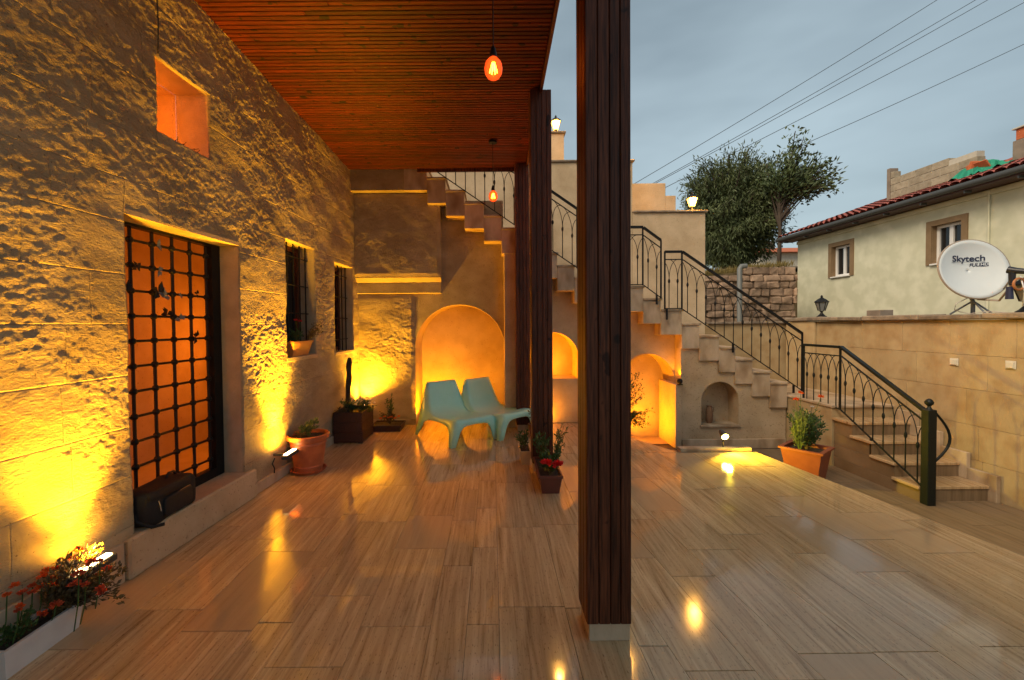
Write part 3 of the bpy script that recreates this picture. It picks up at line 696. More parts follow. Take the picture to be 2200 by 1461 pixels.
# ================================================================== IRON RAILINGS
def railing(name, label, P0, P1, hb, ht, nb, posts=(1, 1), brackets=(), m='iron', lo=None, fixlen=.11):
    """P0->P1: line of the bottom rail, handrail hb above"""
    P0 = Vector(P0); P1 = Vector(P1); d = P1 - P0
    t = thing(name, tuple(P0), label, 'railing', 'iron stair railings')
    u = Vector((0, 0, 1)); hs = ht - fixlen      # sub rail height
    side = Vector((d.y, -d.x, 0)).normalized()
    def bar(a, b, w, h):
        mb = MB(); o = side*w/2; z = u*h/2; mb.add([a-o-z, a+o-z, a+o+z, a-o+z, b-o-z, b+o-z, b+o+z, b-o+z], [(0, 1, 2, 3), (7, 6, 5, 4), (0, 4, 5, 1), (1, 5, 6, 2), (2, 6, 7, 3), (3, 7, 4, 0)]); return mb
    part('handrail', bar(P0+u*ht, P1+u*ht, .045, .032), m, t)
    part('top_rail', bar(P0+u*hs, P1+u*hs, .016, .014), m, t); part('bottom_rail', bar(P0, P1, .016, .014), m, t)
    dx = d/(nb+.0)
    hk = hs*.56; ha = hs
    mb = MB(); n = 6
    mb.tube([(0, 0, 0), (0, 0, hk+.03)], .0065, 6)
    mb.lathe([(.007, hk-.035), (.0155, hk-.01), (.0155, hk+.01), (.007, hk+.035)], (0, 0, 0), 8)
    for s in (-1, 1):
        pts = []
        for k in range(n+1):
            q = k/n; fx = s*(1 - math.cos(q*math.pi/2))**1.0; v = dx*fx; zz = hk+.03 + (ha-hk-.03)*math.sin(q*math.pi/2)
            pts.append((v.x, v.y, v.z + zz if True else zz))
        mb.tube(pts, .0048, 5)
    full = mb.mesh('baluster', m, 40)
    def half(sgn):
        mb = MB(); mb.tube([(0, 0, 0), (0, 0, hk+.03)], .0065, 6); mb.lathe([(.007, hk-.035), (.0155, hk-.01), (.0155, hk+.01), (.007, hk+.035)], (0, 0, 0), 8)
        for s in (-1, 1):
            pts = []; lim = 1.0 if s == sgn else .5
            for k in range(n+1):
                q = k/n; f0 = (1 - math.cos(q*math.pi/2))
                if f0 > lim: break
                v = dx*s*f0; pts.append((v.x, v.y, v.z + hk+.03 + (ha-hk-.03)*math.sin(q*math.pi/2)))
            mb.tube(pts, .0048, 5)
        return mb.mesh('baluster', m, 40)
    A, B = half(1), half(-1)
    for k in range(nb):
        me = A if k == 0 else (B if k == nb-1 else full)
        link('baluster', me, t, dx*(k+.5))
    for f, pt in zip(posts, (P0, P1)):
        if f: part('post', MB().tube([pt - u*.01, pt + u*ht], .0135, 4), m, t)
    for s, drop in brackets:
        q = P0 + d*s; part('bracket', MB().box(q.x-.011, q.x+.011, q.y-.011, q.y+.011, q.z-drop, q.z), m, t)
    return t
YR = 6.215
railing('iron_railing', 'black iron railing of the upper stair flight seen under the porch ceiling', (-.85, YR, 3.735), (1.22, YR, 2.30), .84, .84, 15, (1, 1))
railing('iron_railing', 'level black iron railing along the middle stair landing', (1.26, YR, 2.05), (2.16, YR, 2.05), .84, .82, 6, (1, 1))
railing('iron_railing', 'short sloping two arch railing piece just below the middle landing', (2.175, YR, 2.04), (2.42, YR, 1.86), .83, .82, 2, (0, 1), ((.75, .14),))
railing('iron_railing', 'short level two arch railing piece above the long sloping railing', (2.475, YR, 1.705), (2.72, YR, 1.705), .82, .81, 2, (1, 1), ((.12, .16),))
railing('iron_railing', 'long sloping black iron railing of the main flight with thick handrail', (2.735, YR, 1.69), (4.45, YR, .51), .83, .82, 13, (0, 1), ((.42, .13), (.93, .12)))
railing('iron_railing', 'level black iron railing beside the lower stair landing', (4.32, 6.0, .41), (4.32, 5.37, .41), .78, .77, 5, (1, 1), ((.45, .25),), m='greeniron')
railing('iron_railing', 'sloping black iron railing of the lowest steps ending at the newel post', (4.32, 5.355, .40), (4.32, 4.315, -.18), .78, .78, 8, (0, 0), ((.42, .22),), m='greeniron')
nw = thing('newel_post', (4.32, 4.27, G), 'black square newel post with ball finial and scroll at the foot of the steps', 'post')
part('shaft', MB().box(4.278, 4.362, 4.228, 4.312, G-.002, .62, .006), 'greeniron', nw)
part('finial', MB().lathe([(.03, .62), (.018, .635), (.012, .65), (.034, .675), (.036, .695), (.02, .72), (.004, .728)], (4.32, 4.27, 0), 14), 'greeniron', nw, 40)
part('scroll', MB().tube([(4.36+.155*math.sin(math.pi*q), 4.255, .60 - .50*q - .02*math.sin(q*3)) for q in [k/12 for k in range(13)]], .012, 6), 'greeniron', nw, True)
# bent hook hanging on the level railing
tag(link('bent_hook', MB().tube([(4.3, 5.75, .40), (4.3, 5.75, .33), (4.3, 5.70, .28), (4.3, 5.68, .27), (4.3, 5.69, .255), (4.29, 5.86, .24)], .005, 5).mesh('bent_hook', 'iron')), 'thin bent iron hook hanging from the level landing railing', 'hook')

# ================================================================== LAMPS
def uplight(y, z, label, energy, x=None, ln=.20, tilt=-.08, spread=84, ty=0):
    x = XW(y) + .15 if x is None else x
    t = thing('wall_uplight', (x, y, z-.04), label, 'lamp', 'linear wall uplights')
    part('housing', MB().box(x-.03, x+.03, y-ln/2-.02, y+ln/2+.02, z-.045, z-.008, .005), 'greynet', t)
    part('bracket', MB().box(x-.16, x-.031, y-.015, y+.015, z-.04, z-.02), 'greynet', t)
    part('diffuser', MB().box(x-.018, x+.018, y-ln/2, y+ln/2, z-.007, z+.001, .002), 'barlight', t)
    if ty == 0: lamp('SPOT', 'fill_lamp', (x - .02, y, z+.02), energy*.05, LAMP, t, rot=(-.35, 0, 1), spot_size=rad(165), spot_blend=1.0, shadow_soft_size=.05)
    lamp('SPOT', 'uplight_lamp', (x, y, z+.02), energy, LAMP, t, rot=(tilt, ty, 1), spot_size=rad(spread), spot_blend=1.0, shadow_soft_size=.05)
uplight(2.2, .29, 'linear wall lamp glowing above the white planter', 440)
uplight(4.17, .285, 'linear wall lamp glowing beside the terracotta pot', 400, spread=66)
uplight(6.34, .33, 'linear wall lamp in the porch corner behind the wooden planter', 250, x=XW(6.34)+.10, ln=.12, tilt=.16, ty=.02, spread=125)
mb = MB().tube([(XW(4.1)+.05, 4.08, .25), (XW(4.1)+.035, 4.06, .20), (XW(4.1)+.04, 4.09, .15), (XW(4.1)+.032, 4.10, .10)], .006, 5)
tag(link('lamp_cable', mb.mesh('lamp_cable', 'wire')), 'loose dark cable under the wall lamp near the terracotta pot', 'cable')
def flood(loc, d, label, energy, color, size=130, s=.05):
    t = thing('floor_floodlight', (loc[0], loc[1], loc[2]), label, 'lamp', 'small floor floodlights')
    x, y, z = loc; d = Vector(d).normalized()
    part('housing', MB().tube([Vector((x, y, z+.05)) - d*.04, Vector((x, y, z+.05)) + d*.02], [.03, .042], 12), 'greynet', t, 40)
    part('foot', MB().box(x-.02, x+.02, y-.02, y+.02, z-.001, z+.03), 'greynet', t)
    part('lens', MB().tube([Vector((x, y, z+.05)) + d*.021, Vector((x, y, z+.05)) + d*.025], .034, 12), 'barlight', t)
    lamp('SPOT', 'flood_lamp', Vector((x, y, z+.05)) + d*.04, energy, color, t, rot=d, spot_size=rad(size), spot_blend=.8, shadow_soft_size=.03)
flood((-1.07, 6.50, 0), (.30, .35, .95), 'small floodlight at the left foot of the arched niche', 80, AMBER, 150)
flood((-.15, 6.62, 0), (-.1, .8, .8), 'small floodlight on the floor behind the aqua chairs', 1.5, AMBER, 130)
flood((.62, 6.35, 0), (.35, .75, .45), 'small floodlight at the foot of the bench niche', 22, AMBER, 140)
flood((.60, 6.64, .666), (.6, .45, .6), 'small floodlight standing on the bench of the niche', 30, AMBER, 165)
flood((2.03, 6.58, G), (.55, .15, .8), 'small floodlight inside the glowing arch behind the leafy pot', 36, AMBER, 165)
flood((1.86, 6.36, G), (.5, .3, .85), 'small floodlight on the yard beside the glowing arch', 26, AMBER, 120)
# round spotlight on the kerb
t = thing('kerb_spotlight', (2.69, 5.03, .04), 'small bright round spotlight standing on the terrace kerb', 'lamp')
part('stem', MB().tube([(2.69, 5.04, .039), (2.69, 5.04, .16)], .008, 6), 'greynet', t)
part('head', MB().tube([(2.69, 5.09, .215), (2.69, 5.03, .185), (2.69, 4.995, .172)], [.026, .04, .042], 14), 'greynet', t, 40)
part('lens', MB().tube([(2.69, 4.9945, .1719), (2.69, 4.991, .1703)], .036, 14), 'spotlens', t)
lamp('SPOT', 'kerb_lamp', (2.69, 4.90, .165), 28, (1, .72, .045), t, rot=(.4, -.8, -.3), spot_size=rad(170), spot_blend=.35, shadow_soft_size=.03)
# ball sensor at the wall corner
t = thing('ball_lamp', (2.70, 6.24, .60), 'small dark round spotlight on the wall corner by the arch', 'lamp')
part('ball', MB().blob((2.70, 6.235, .655), .04, 14, 8), 'iron', t, True); part('foot', MB().box(2.675, 2.738, 6.22, 6.269, .601, .614), 'iron', t)
lamp('SPOT', 'ball_spot', (2.712, 6.30, .72), 3.5, AMBER, t, rot=(-.05, .5, 1), spot_size=rad(100), spot_blend=.6, shadow_soft_size=.02)

def lantern_meshes(lit):
    k = {}
    k['base'] = MB().lathe([(.075, 0), (.075, .012), (.05, .03), (.022, .065), (.016, .09), (.03, .10), (.034, .108)], n=12).mesh('base', 'iron', 40)
    k['glass'] = MB().lathe([(.045, .112), (.088, .25), (.086, .255)], n=6).mesh('glass', 'lanternglass' if lit else 'lanternclear', False)
    mb = MB()
    for j in range(6):
        a = 2*math.pi*(j+.5)/6; mb.tube([(.048*math.cos(a), .048*math.sin(a), .108), (.092*math.cos(a), .092*math.sin(a), .254)], .0055, 4)
    k['frame'] = mb.mesh('frame', 'iron', False)
    k['cap'] = MB().lathe([(.108, .255), (.105, .265), (.06, .305), (.03, .325), (.016, .335), (.02, .35), (.012, .365), (.002, .38)], n=6).mesh('cap', 'iron', False)
    return k
LM = {True: lantern_meshes(True), False: lantern_meshes(False)}
def lantern(loc, label, lit, s=1.0, e=22):
    t = thing('garden_lantern', loc, label, 'lantern', 'pedestal lanterns'); t.scale = (s, s, s)
    for n, me in LM[lit].items(): link(n, me, t)
    if lit: 
        l = lamp('POINT', 'lantern_lamp', (0, 0, 0), e, (1, .46, .07), None, shadow_soft_size=.05); l.parent = t; l.location = (0, -.13, .2)
lantern((1.235, 8.3, 5.06), 'lit lantern on top of the tall stone pier', True, 1.05)
lantern((2.30, 7.58, 4.29), 'lit lantern on the upper parapet beside the near wooden pillar', True, .95)
lantern((3.50, 7.6, 3.42), 'lit glaring lantern on the coping in front of the willow tree', True, .95, 26)
lantern((5.17, 6.80, CT-.004), 'unlit black lantern at the far corner of the courtyard wall', False, .92)
lantern((5.22, 4.23, CT-.004), 'unlit black lantern on the coping behind the antenna feed', False, 1.05)

def pendant(x, y, zb, s, label):
    t = thing('pendant_bulb', (x, y, zb), label, 'lamp', 'amber pendant bulbs')
    ct = CZ(y)
    part('ceiling_cup', MB().lathe([(.05, ct-.03), (.05, ct-.003)], (x, y, 0), 16), 'iron', t, 40)
    part('cord', MB().tube([(x, y, ct-.03), (x, y, zb+.115)], .0035, 6), 'iron', t)
    part('socket', MB().lathe([(.008, zb+.135), (.012, zb+.13), (.02, zb+.10), (.024, zb+.075), (.02, zb+.065)], (x, y, 0), 12), 'iron', t, 40)
    pr = [(.018, .07), (.03, .06), (.05, .035), (.0565, 0), (.052, -.03), (.035, -.056), (.012, -.066), (.002, -.067)]
    part('glass_bulb', MB().lathe([(r*s, zb + z*s) for r, z in pr][::-1], (x, y, 0), 24), 'amberbulb', t, True)
    mb = MB()
    for k in range(7):
        a = 2*math.pi*k/7; mb.tube([(x + .008*math.cos(a), y + .008*math.sin(a), zb + .036), (x + .024*math.cos(a+.2), y + .024*math.sin(a+.2), zb - .022)], .0036, 5)
    part('filament', mb, 'filament', t)
    lamp('POINT', 'bulb_lamp', (x, y, zb), .7, (1, .25, .03), t, shadow_soft_size=.03)
pendant(.02, 2.7, 3.072, 1.0, 'amber filament bulb hanging on a long cord above the porch with no stair behind it')
pendant(.024, 5.4, 3.085, 1.0, 'amber filament bulb hanging in front of the upper stair railing')

# ================================================================== CHAIRS
def make_chair(label, loc, rz):
    t = thing('lounge_chair', loc, label, 'chair', 'aqua plastic lounge chairs', rz)
    X = lambda z: .225 + .185*(.71 - z)
    prof = [(-.385, .690), (-.372, .712), (-.352, .708), (-.335, .67), (-.30, .59), (-.262, .50), (-.225, .42), (-.185, .355), (-.13, .312), (-.06, .292), (.02, .288), (.10, .293), (.20, .307), (.30, .324), (.38, .334), (.43, .328), (.455, .305)]
    mb = MB(); nx = 13; vs = []
    for i, (y, z) in enumerate(prof):
        hw = X(z)
        for k in range(nx):
            q = -1 + 2*k/(nx-1); e = abs(q)**5
            dip = (.028*(1-q*q) if 2 < i < 15 else .008*(1-q*q))
            ny, nzv = (-.8, -.5) if i < 8 else (0, -1)
            vs.append((hw*q, y + ny*dip*(i < 8), z - dip*(.5 if i < 8 else 1)))
    mb.add(vs, [(i*nx+k, i*nx+k+1, (i+1)*nx+k+1, (i+1)*nx+k) for i in range(len(prof)-1) for k in range(nx-1)])
    # sides (rear leg panel, apron, front leg)
    rear = [(-.385, .69), (-.41, .52), (-.435, .34), (-.455, .16), (-.47, 0), (-.42, 0), (-.385, .09), (-.33, .165), (-.22, .215), (-.05, .235), (.12, .235), (.24, .22), (.325, .18), (.37, .10), (.40, 0), (.445, 0), (.455, .15), (.455, .305)]
    # strip quads between shell edge and lower outline (matched by parameter)
    for s in (-1, 1):
        edge = [(y, z) for y, z in prof]
        low = [(-.388, .688), (-.395, .64), (-.405, .55), (-.425, .42), (-.45, .2), (-.47, 0), (-.415, 0), (-.38, .10), (-.325, .185), (-.21, .232), (-.05, .248), (.10, .250), (.22, .243), (.315, .215), (.362, .13), (.385, 0), (.445, 0), (.457, .15), (.457, .303)]
        el = [prof[0], prof[1], prof[3], prof[4], prof[5], prof[6], prof[7], prof[7], prof[8], prof[9], prof[10], prof[11], prof[12], prof[13], prof[13], prof[14], prof[15], prof[16], prof[16]]
        m = len(low); base = [(s*X(z), y, z) for y, z in el] + [(s*X(z), y, z) for y, z in low]
        mb.add(base, [(i, i+1, m+i+1, m+i) for i in range(m-1)])
        # rear flange, giving the leg depth
        fl = [(-.388, .688), (-.405, .55), (-.425, .42), (-.45, .2), (-.47, 0)]
        mb.add([(s*X(z), y, z) for y, z in fl] + [(s*(X(z)-(.03 if z < .6 else .06)), y + .004, z) for y, z in fl], [(i, i+1, 6+i-0 if False else 5+i+1, 5+i) for i in range(4)])
    # front apron with the two front legs
    def lowz(q):
        a = abs(q)
        for (q0, z0), (q1, z1) in zip(LQ, LQ[1:]):
            if q0 <= a <= q1: return z0 + (z1-z0)*(a-q0)/(q1-q0)
    LQ = [(0, .250), (.45, .244), (.62, .228), (.74, .185), (.83, .0), (1, 0)]
    qs = sorted({-1 + 2*k/(nx-1) for k in range(nx)}); tq = qs
    topx = [(X(.305)*q, .455, .305 - .008*(1-q*q)) for q in tq]
    rows = [topx]
    for f_ in (.33, .66, 1.0):
        rows.append([((X(lowz(q))*q if abs(q) > .82 else X(.305)*q*(1 + .12*f_*(1 - lowz(q)/.3)))*f_ + X(.305)*q*(1-f_), .457 - .014*f_*(1 - lowz(q)/.31), (.305 - .008*(1-q*q))*(1-f_) + lowz(q)*f_) for q in (-1, -.83, -.74, -.62, -.45, -.2, 0, .2, .45, .62, .74, .83, 1)])
    m = nx; mb.add([p for r_ in rows for p in r_], [(a_*m+i, a_*m+i+1, (a_+1)*m+i+1, (a_+1)*m+i) for a_ in range(3) for i in range(m-1)])
    me = mb.mesh('moulded_shell', 'aqua', True, fix=False)
    bm = bmesh.new(); bm.from_mesh(me); bmesh.ops.remove_doubles(bm, verts=bm.verts, dist=.006); bmesh.ops.recalc_face_normals(bm, faces=bm.faces)
    bmesh.ops.smooth_vert(bm, verts=[v for v in bm.verts if v.co.z > .05], factor=.2, use_axis_x=True, use_axis_y=True, use_axis_z=True)
    bm.to_mesh(me); bm.free(); me.polygons.foreach_set('use_smooth', [True]*len(me.polygons))
    o = link('moulded_shell', me, t)
    s = o.modifiers.new('thickness', 'SOLIDIFY'); s.thickness = .012; s.offset = 0
    return t
# front legs of the first chair stand at (-.46,5.22) and (.04,5.61)
make_chair('aqua plastic lounge chair standing nearer the white planter side, in front of its twin', (-.50, 5.775, 0), math.atan2(.39, .50) + math.pi)
make_chair('aqua plastic lounge chair behind its twin, close to the rear pillar', (.025, 6.09, 0), math.atan2(.46, .46) + math.pi)

# ================================================================== PLANTS
def rv(rng, s=1): return Vector((rng.uniform(-1, 1), rng.uniform(-1, 1), rng.uniform(-1, 1)))*s
def bush(t, c, r, n, ll, m, seed, stems=8, base=None, drop=0, smat='leafdry', name='foliage', wd=.45):
    rng = random.Random(seed); mb = MB(); st = MB(); base = Vector(base or c)
    for s in range(stems):
        a = rng.uniform(0, 6.28); q = Vector((math.cos(a)*r[0]*rng.uniform(.2, .95), math.sin(a)*r[1]*rng.uniform(.2, .95), r[2]*rng.uniform(-.3, .95))); tip = Vector(c) + q
        mid = (base + tip)/2 + rv(rng, .02) + Vector((0, 0, .03)); pts = [base + rv(rng, .01), mid, tip]; st.tube(pts, [.004, .003, .0015], 4)
        for k in range(n//stems):
            u = rng.uniform(.25, 1.05); p = (pts[0]*(1-u)**2 + pts[1]*2*u*(1-u) + pts[2]*u*u); p = p + rv(rng, .22*min(r))
            if p.z < base.z - drop: continue
            d = (p - base).normalized() + rv(rng, .9); mb.leaf(p, d, rv(rng), ll*rng.uniform(.6, 1.25), ll*wd*rng.uniform(.7, 1.2))
    f = part(name, mb, m, t, fix=False); f['kind'] = 'stuff'
    part('stems', st, smat, t)
def flower(t, p, r, m, seed=0, stem=None, name='flower'):
    rng = random.Random(seed); mb = MB()
    for k in range(26):
        d = rv(rng); d.z = abs(d.z)*.8 + .15; d.normalize(); mb.leaf(Vector(p) + d*r*.2, d, rv(rng), r*rng.uniform(.7, 1), r*.6)
    part(name, mb, m, t, fix=False)
    if stem: part('flower_stem', MB().tube([stem, ((stem[0]+p[0])/2 + .008, (stem[1]+p[1])/2, (stem[2]+p[2])/2), p], .0025, 4), 'leaf', t)
def trough(mb, x0, x1, y0, y1, z0, z1, tp=.02, lip=.012, th=.006):
    a = [(x0+tp, y0+tp), (x1-tp, y0+tp), (x1-tp, y1-tp), (x0+tp, y1-tp)]; b = [(x0, y0), (x1, y0), (x1, y1), (x0, y1)]
    o = [(x0-lip, y0-lip), (x1+lip, y0-lip), (x1+lip, y1+lip), (x0-lip, y1+lip)]; i = [(x0+th, y0+th), (x1-th, y0+th), (x1-th, y1-th), (x0+th, y1-th)]
    rings = [[(*p, z0) for p in a], [(*p, z1-.022) for p in b], [(*p, z1-.022) for p in o], [(*p, z1) for p in o], [(*p, z1) for p in i], [(*p, z1-.05) for p in i]]
    vs = [p for r in rings for p in r]
    mb.add(vs, [(k*4+j, k*4+(j+1) % 4, k*4+4+(j+1) % 4, k*4+4+j) for k in range(5) for j in range(4)] + [(3, 2, 1, 0)]); return mb
def soil(t, x0, x1, y0, y1, z): part('soil', MB().box(x0, x1, y0, y1, z-.02, z), 'soil', t)

# white planter with withering marigolds
t = thing('flower_planter', (-2.13, 2.02, 0), 'white plastic planter of withering rust marigolds below the wall lamp', 'planter')
part('trough', trough(MB(), -2.195, -2.075, 1.80, 2.15, 0, .135, .012, .008), 'whiteplastic', t); soil(t, -2.188, -2.082, 1.808, 2.142, .118)
bush(t, (-2.07, 2.12, .26), (.13, .15, .14), 950, .030, 'leafdry', 1, 22, (-2.12, 2.06, .12), .10)
bush(t, (-1.97, 2.14, .18), (.12, .12, .16), 900, .028, 'leafdry', 2, 20, (-2.09, 2.10, .13), .09)
bush(t, (-2.13, 1.90, .17), (.06, .10, .08), 300, .026, 'leaf', 3, 12, (-2.13, 1.90, .11), .05)
rng = random.Random(6)
for k in range(34):
    p = (-2.13 + rng.uniform(-.03, .24)*(k % 3 > 0), 1.86 + rng.uniform(0, .36), rng.uniform(.17, .38))
    flower(t, p, rng.uniform(.018, .028), 'rustpetal' if k % 3 else 'orangepetal', k, (p[0] - .02, p[1] - .01, .12) if k % 2 else None)
# terracotta pot
t = thing('flower_pot', (-1.915, 4.45, 0), 'round ribbed terracotta pot on a saucer below the window flower box', 'pot')
part('saucer', MB().lathe([(.15, .0), (.175, .028), (.18, .034), (.168, .034), (.15, .012), (.01, .012)], (-1.915, 4.45, 0), 32), 'terracotta', t, 40)
part('pot', MB().lathe([(.135, .014), (.14, .06), (.146, .063), (.146, .075), (.143, .08), (.172, .285), (.177, .29), (.178, .31), (.175, .315), (.185, .345), (.205, .348), (.208, .385), (.20, .392), (.188, .39), (.18, .34), (.01, .34)], (-1.915, 4.45, 0), 40), 'terracotta', t, 35)
part('soil', MB().lathe([(.18, .33), (.176, .355), (.01, .36)], (-1.915, 4.45, 0), 24), 'soil', t)
bush(t, (-1.90, 4.45, .43), (.12, .12, .07), 120, .055, 'leafpale', 12, 9, (-1.91, 4.45, .36), .02, 'leaf'); bush(t, (-1.99, 4.40, .38), (.08, .08, .03), 60, .035, 'leafdry', 13, 6, (-1.98, 4.4, .355), .02)
# wooden box planter with dead stump
t = thing('wooden_planter', (-1.86, 5.73, 0), 'dark brown square wooden planter with a bare upright stump', 'planter')
bx = (-2.035, -1.665, 5.47, 5.99)
for k in range(3):
    z0 = .012 + .128*k
    for q in ((bx[0], bx[1], bx[2], bx[2]+.02), (bx[0], bx[1], bx[3]-.02, bx[3]), (bx[0], bx[0]+.02, bx[2]+.021, bx[3]-.021), (bx[1]-.02, bx[1], bx[2]+.021, bx[3]-.021)):
        part('board', MB().box(*q, z0, z0+.126, .003), 'boxwood', t)
for x in (bx[0]+.03, bx[1]-.03):
    for y in (bx[2]+.03, bx[3]-.03): part('foot', MB().box(x-.025, x+.025, y-.025, y+.025, -.001, .011), 'boxwood', t)
part('soil', MB().box(bx[0]+.022, bx[1]-.022, bx[2]+.022, bx[3]-.022, .2, .35), 'soil', t)
rng = random.Random(2); pts = [(-1.90 + .004*k + rng.uniform(-.006, .006), 5.60 + rng.uniform(-.004, .004), .34 + .062*k) for k in range(13)]
part('stump', MB().tube(pts, [.032 + rng.uniform(-.004, .005) for _ in range(12)] + [.022], 9), 'cactus', t, 50)
bush(t, (-1.86, 5.6, .45), (.16, .14, .09), 420, .034, 'leaf', 22, 18, (-1.86, 5.65, .36), .06); bush(t, (-1.70, 5.75, .40), (.13, .22, .11), 520, .036, 'leaf', 23, 20, (-1.72, 5.75, .36), .16); bush(t, (-1.93, 5.55, .40), (.12, .08, .05), 160, .03, 'leafdry', 24, 8, (-1.92, 5.56, .35), .04)
for k, p in enumerate([(-1.66, 5.80, .50), (-1.64, 5.72, .47), (-1.70, 5.85, .52), (-1.62, 5.9, .44)]): flower(t, p, .022, 'whitepetal', k)
# low bed in the corner
t = thing('corner_flower_bed', (-1.5, 6.2, 0), 'low dark flower tray with a small leafy shrub in the porch corner', 'planter')
part('tray', trough(MB(), -1.72, -1.30, 6.05, 6.38, 0, .09, .015, .005), 'boxwood', t); soil(t, -1.71, -1.31, 6.06, 6.37, .075)
bush(t, (-1.47, 6.21, .36), (.07, .07, .14), 150, .04, 'leaf', 31, 7, (-1.48, 6.23, .08), .0); bush(t, (-1.52, 6.21, .15), (.16, .12, .08), 240, .034, 'leafdry', 32, 12, (-1.5, 6.23, .08), .05)
for k in range(6): flower(t, (-1.60 + .05*k, 6.13 + .02*(k % 3), .17 + .02*(k % 2)), .025, 'orangepetal', 40+k)
# window flower box
t = thing('window_flower_box', (-2.12, 4.78, 1.172), 'orange ochre flower box with a drooping plant on the window sill', 'planter')
x0 = XW(4.78) - .10; part('trough', trough(MB(), x0-.07, x0+.10, 4.56, 5.02, 1.173, 1.335, .035, .008), 'ochreplastic', t); soil(t, x0-.06, x0+.09, 4.57, 5.01, 1.315)
bush(t, (x0+.02, 4.76, 1.40), (.08, .22, .07), 330, .03, 'leaf', 51, 16, (x0+.02, 4.78, 1.32), .03); bush(t, (x0+.17, 5.02, 1.44), (.10, .14, .10), 220, .026, 'leafdry', 52, 10, (x0+.07, 4.93, 1.32), .0)
for k, p in enumerate([(x0+.04, 4.74, 1.56), (x0+.05, 4.82, 1.55)]): flower(t, p, .024, 'redpetal', 60+k, (p[0], p[1], 1.33))
# geranium box at the pillar
t = thing('geranium_box', (.5, 4.02, 0), 'brown plastic flower box of red geraniums at the foot of the pillar', 'planter')
part('trough', trough(MB(), .405, .60, 3.77, 4.32, 0, .165, .022, .01), 'brownplastic', t); soil(t, .415, .59, 3.78, 4.31, .148)
bush(t, (.50, 3.95, .22), (.09, .16, .07), 260, .045, 'leaf', 71, 16, (.5, 3.95, .15), .03, wd=.8); bush(t, (.47, 4.2, .30), (.08, .09, .12), 140, .04, 'leaf', 72, 9, (.49, 4.2, .15), .0, wd=.7)
bush(t, (.64, 4.03, .40), (.09, .08, .16), 210, .045, 'leaf', 73, 10, (.57, 4.02, .16), .0, wd=.3)
for k, p in enumerate([(.462, 3.80, .255), (.565, 3.81, .235)]): flower(t, p, .058, 'redpetal', 70+k, (.5, 3.84, .15)); flower(t, (p[0]+.012, p[1]-.01, p[2]+.016), .048, 'redpetal', 80+k)
t = thing('cream_flower_box', (.33, 4.72, 0), 'small cream flower box with dark leaves half hidden by the pillar', 'planter')
part('trough', trough(MB(), .285, .40, 4.56, 4.88, 0, .15, .015, .008), 'cream', t); soil(t, .293, .392, 4.568, 4.872, .13)
bush(t, (.33, 4.70, .24), (.07, .12, .10), 150, .045, 'leaf', 91, 10, (.34, 4.7, .13), .03, wd=.4)
t = thing('pink_flower_pot', (.56, 5.75, 0), 'small pot of pink flowers beside the rear pillar', 'pot')
part('pot', MB().lathe([(.06, 0), (.085, .15), (.092, .15), (.092, .17), (.08, .17), (.075, .14), (.005, .14)], (.555, 5.75, 0), 20), 'brownplastic', t, 40)
bush(t, (.555, 5.75, .27), (.09, .09, .11), 200, .04, 'leaf', 95, 10, (.555, 5.75, .15), .0)
for k in range(5): flower(t, (.52 + .025*k, 5.68, .22 + .02*(k % 3)), .026, 'pinkpetal', 95+k)
# pot before the glowing arch
t = thing('leafy_pot', (1.70, 5.75, 0), 'terracotta pot with a straggling leafy shrub against the glowing arch', 'pot')
part('pot', MB().lathe([(.085, 0), (.112, .25), (.125, .252), (.127, .285), (.112, .287), (.105, .24), (.005, .24)], (1.70, 5.75, 0), 24), 'terracotta', t, 35)
part('soil', MB().lathe([(.106, .235), (.104, .255), (.005, .258)], (1.70, 5.75, 0), 20), 'soil', t)
bush(t, (1.84, 5.75, .58), (.19, .14, .26), 560, .034, 'leaf', 101, 22, (1.71, 5.75, .25), .0, 'leafdry', wd=.55); bush(t, (1.95, 5.72, .17), (.19, .12, .18), 460, .032, 'leaf', 102, 20, (1.76, 5.74, .27), .30, 'leafdry', wd=.5)
part('tall_shoot', MB().tube([(1.74, 5.75, .26), (1.80, 5.74, .7), (1.82, 5.74, .93), (1.80, 5.74, .95)], .003, 4), 'leafdry', t)
# big square pot in the yard
t = thing('square_pot', (3.62, 4.98, G), 'large square terracotta pot with a bushy plant and orange marigolds', 'pot', rz=rad(38))
part('pot', trough(MB(), -.195, .195, -.195, .195, 0, .385, .05, .022, .02), 'brickred', t, local=True); part('soil', MB().box(-.17, .17, -.17, .17, .32, .345), 'soil', t, local=True)
def lbush(t, *a, **k):
    l = t.location.copy(); t.location = (0, 0, 0); r = bush(t, *a, **k); t.location = l
lbush(t, (.05, .02, .58), (.23, .19, .20), 1500, .038, 'leaf', 111, 30, (.02, 0, .35), .02, wd=.6)
lbush(t, (-.16, .02, .60), (.10, .11, .26), 700, .045, 'leafpale', 112, 26, (-.14, .02, .35), .02, 'leafpale', wd=.16)
lbush(t, (.24, .05, .55), (.06, .08, .20), 110, .03, 'leafpale', 113, 7, (.14, .03, .36), .02, 'leafpale', wd=.4)
l0 = t.location.copy(); t.location = (0, 0, 0)
for k, p in enumerate([(-.20, .04, .945), (-.08, -.16, .985), (-.19, .0, 1.02)]): flower(t, p, .034, 'orangepetal', 120+k, (-.15, .02, .40))
flower(t, (.30, .03, .80), .022, 'whitepetal', 130, (.2, .03, .4)); t.location = l0
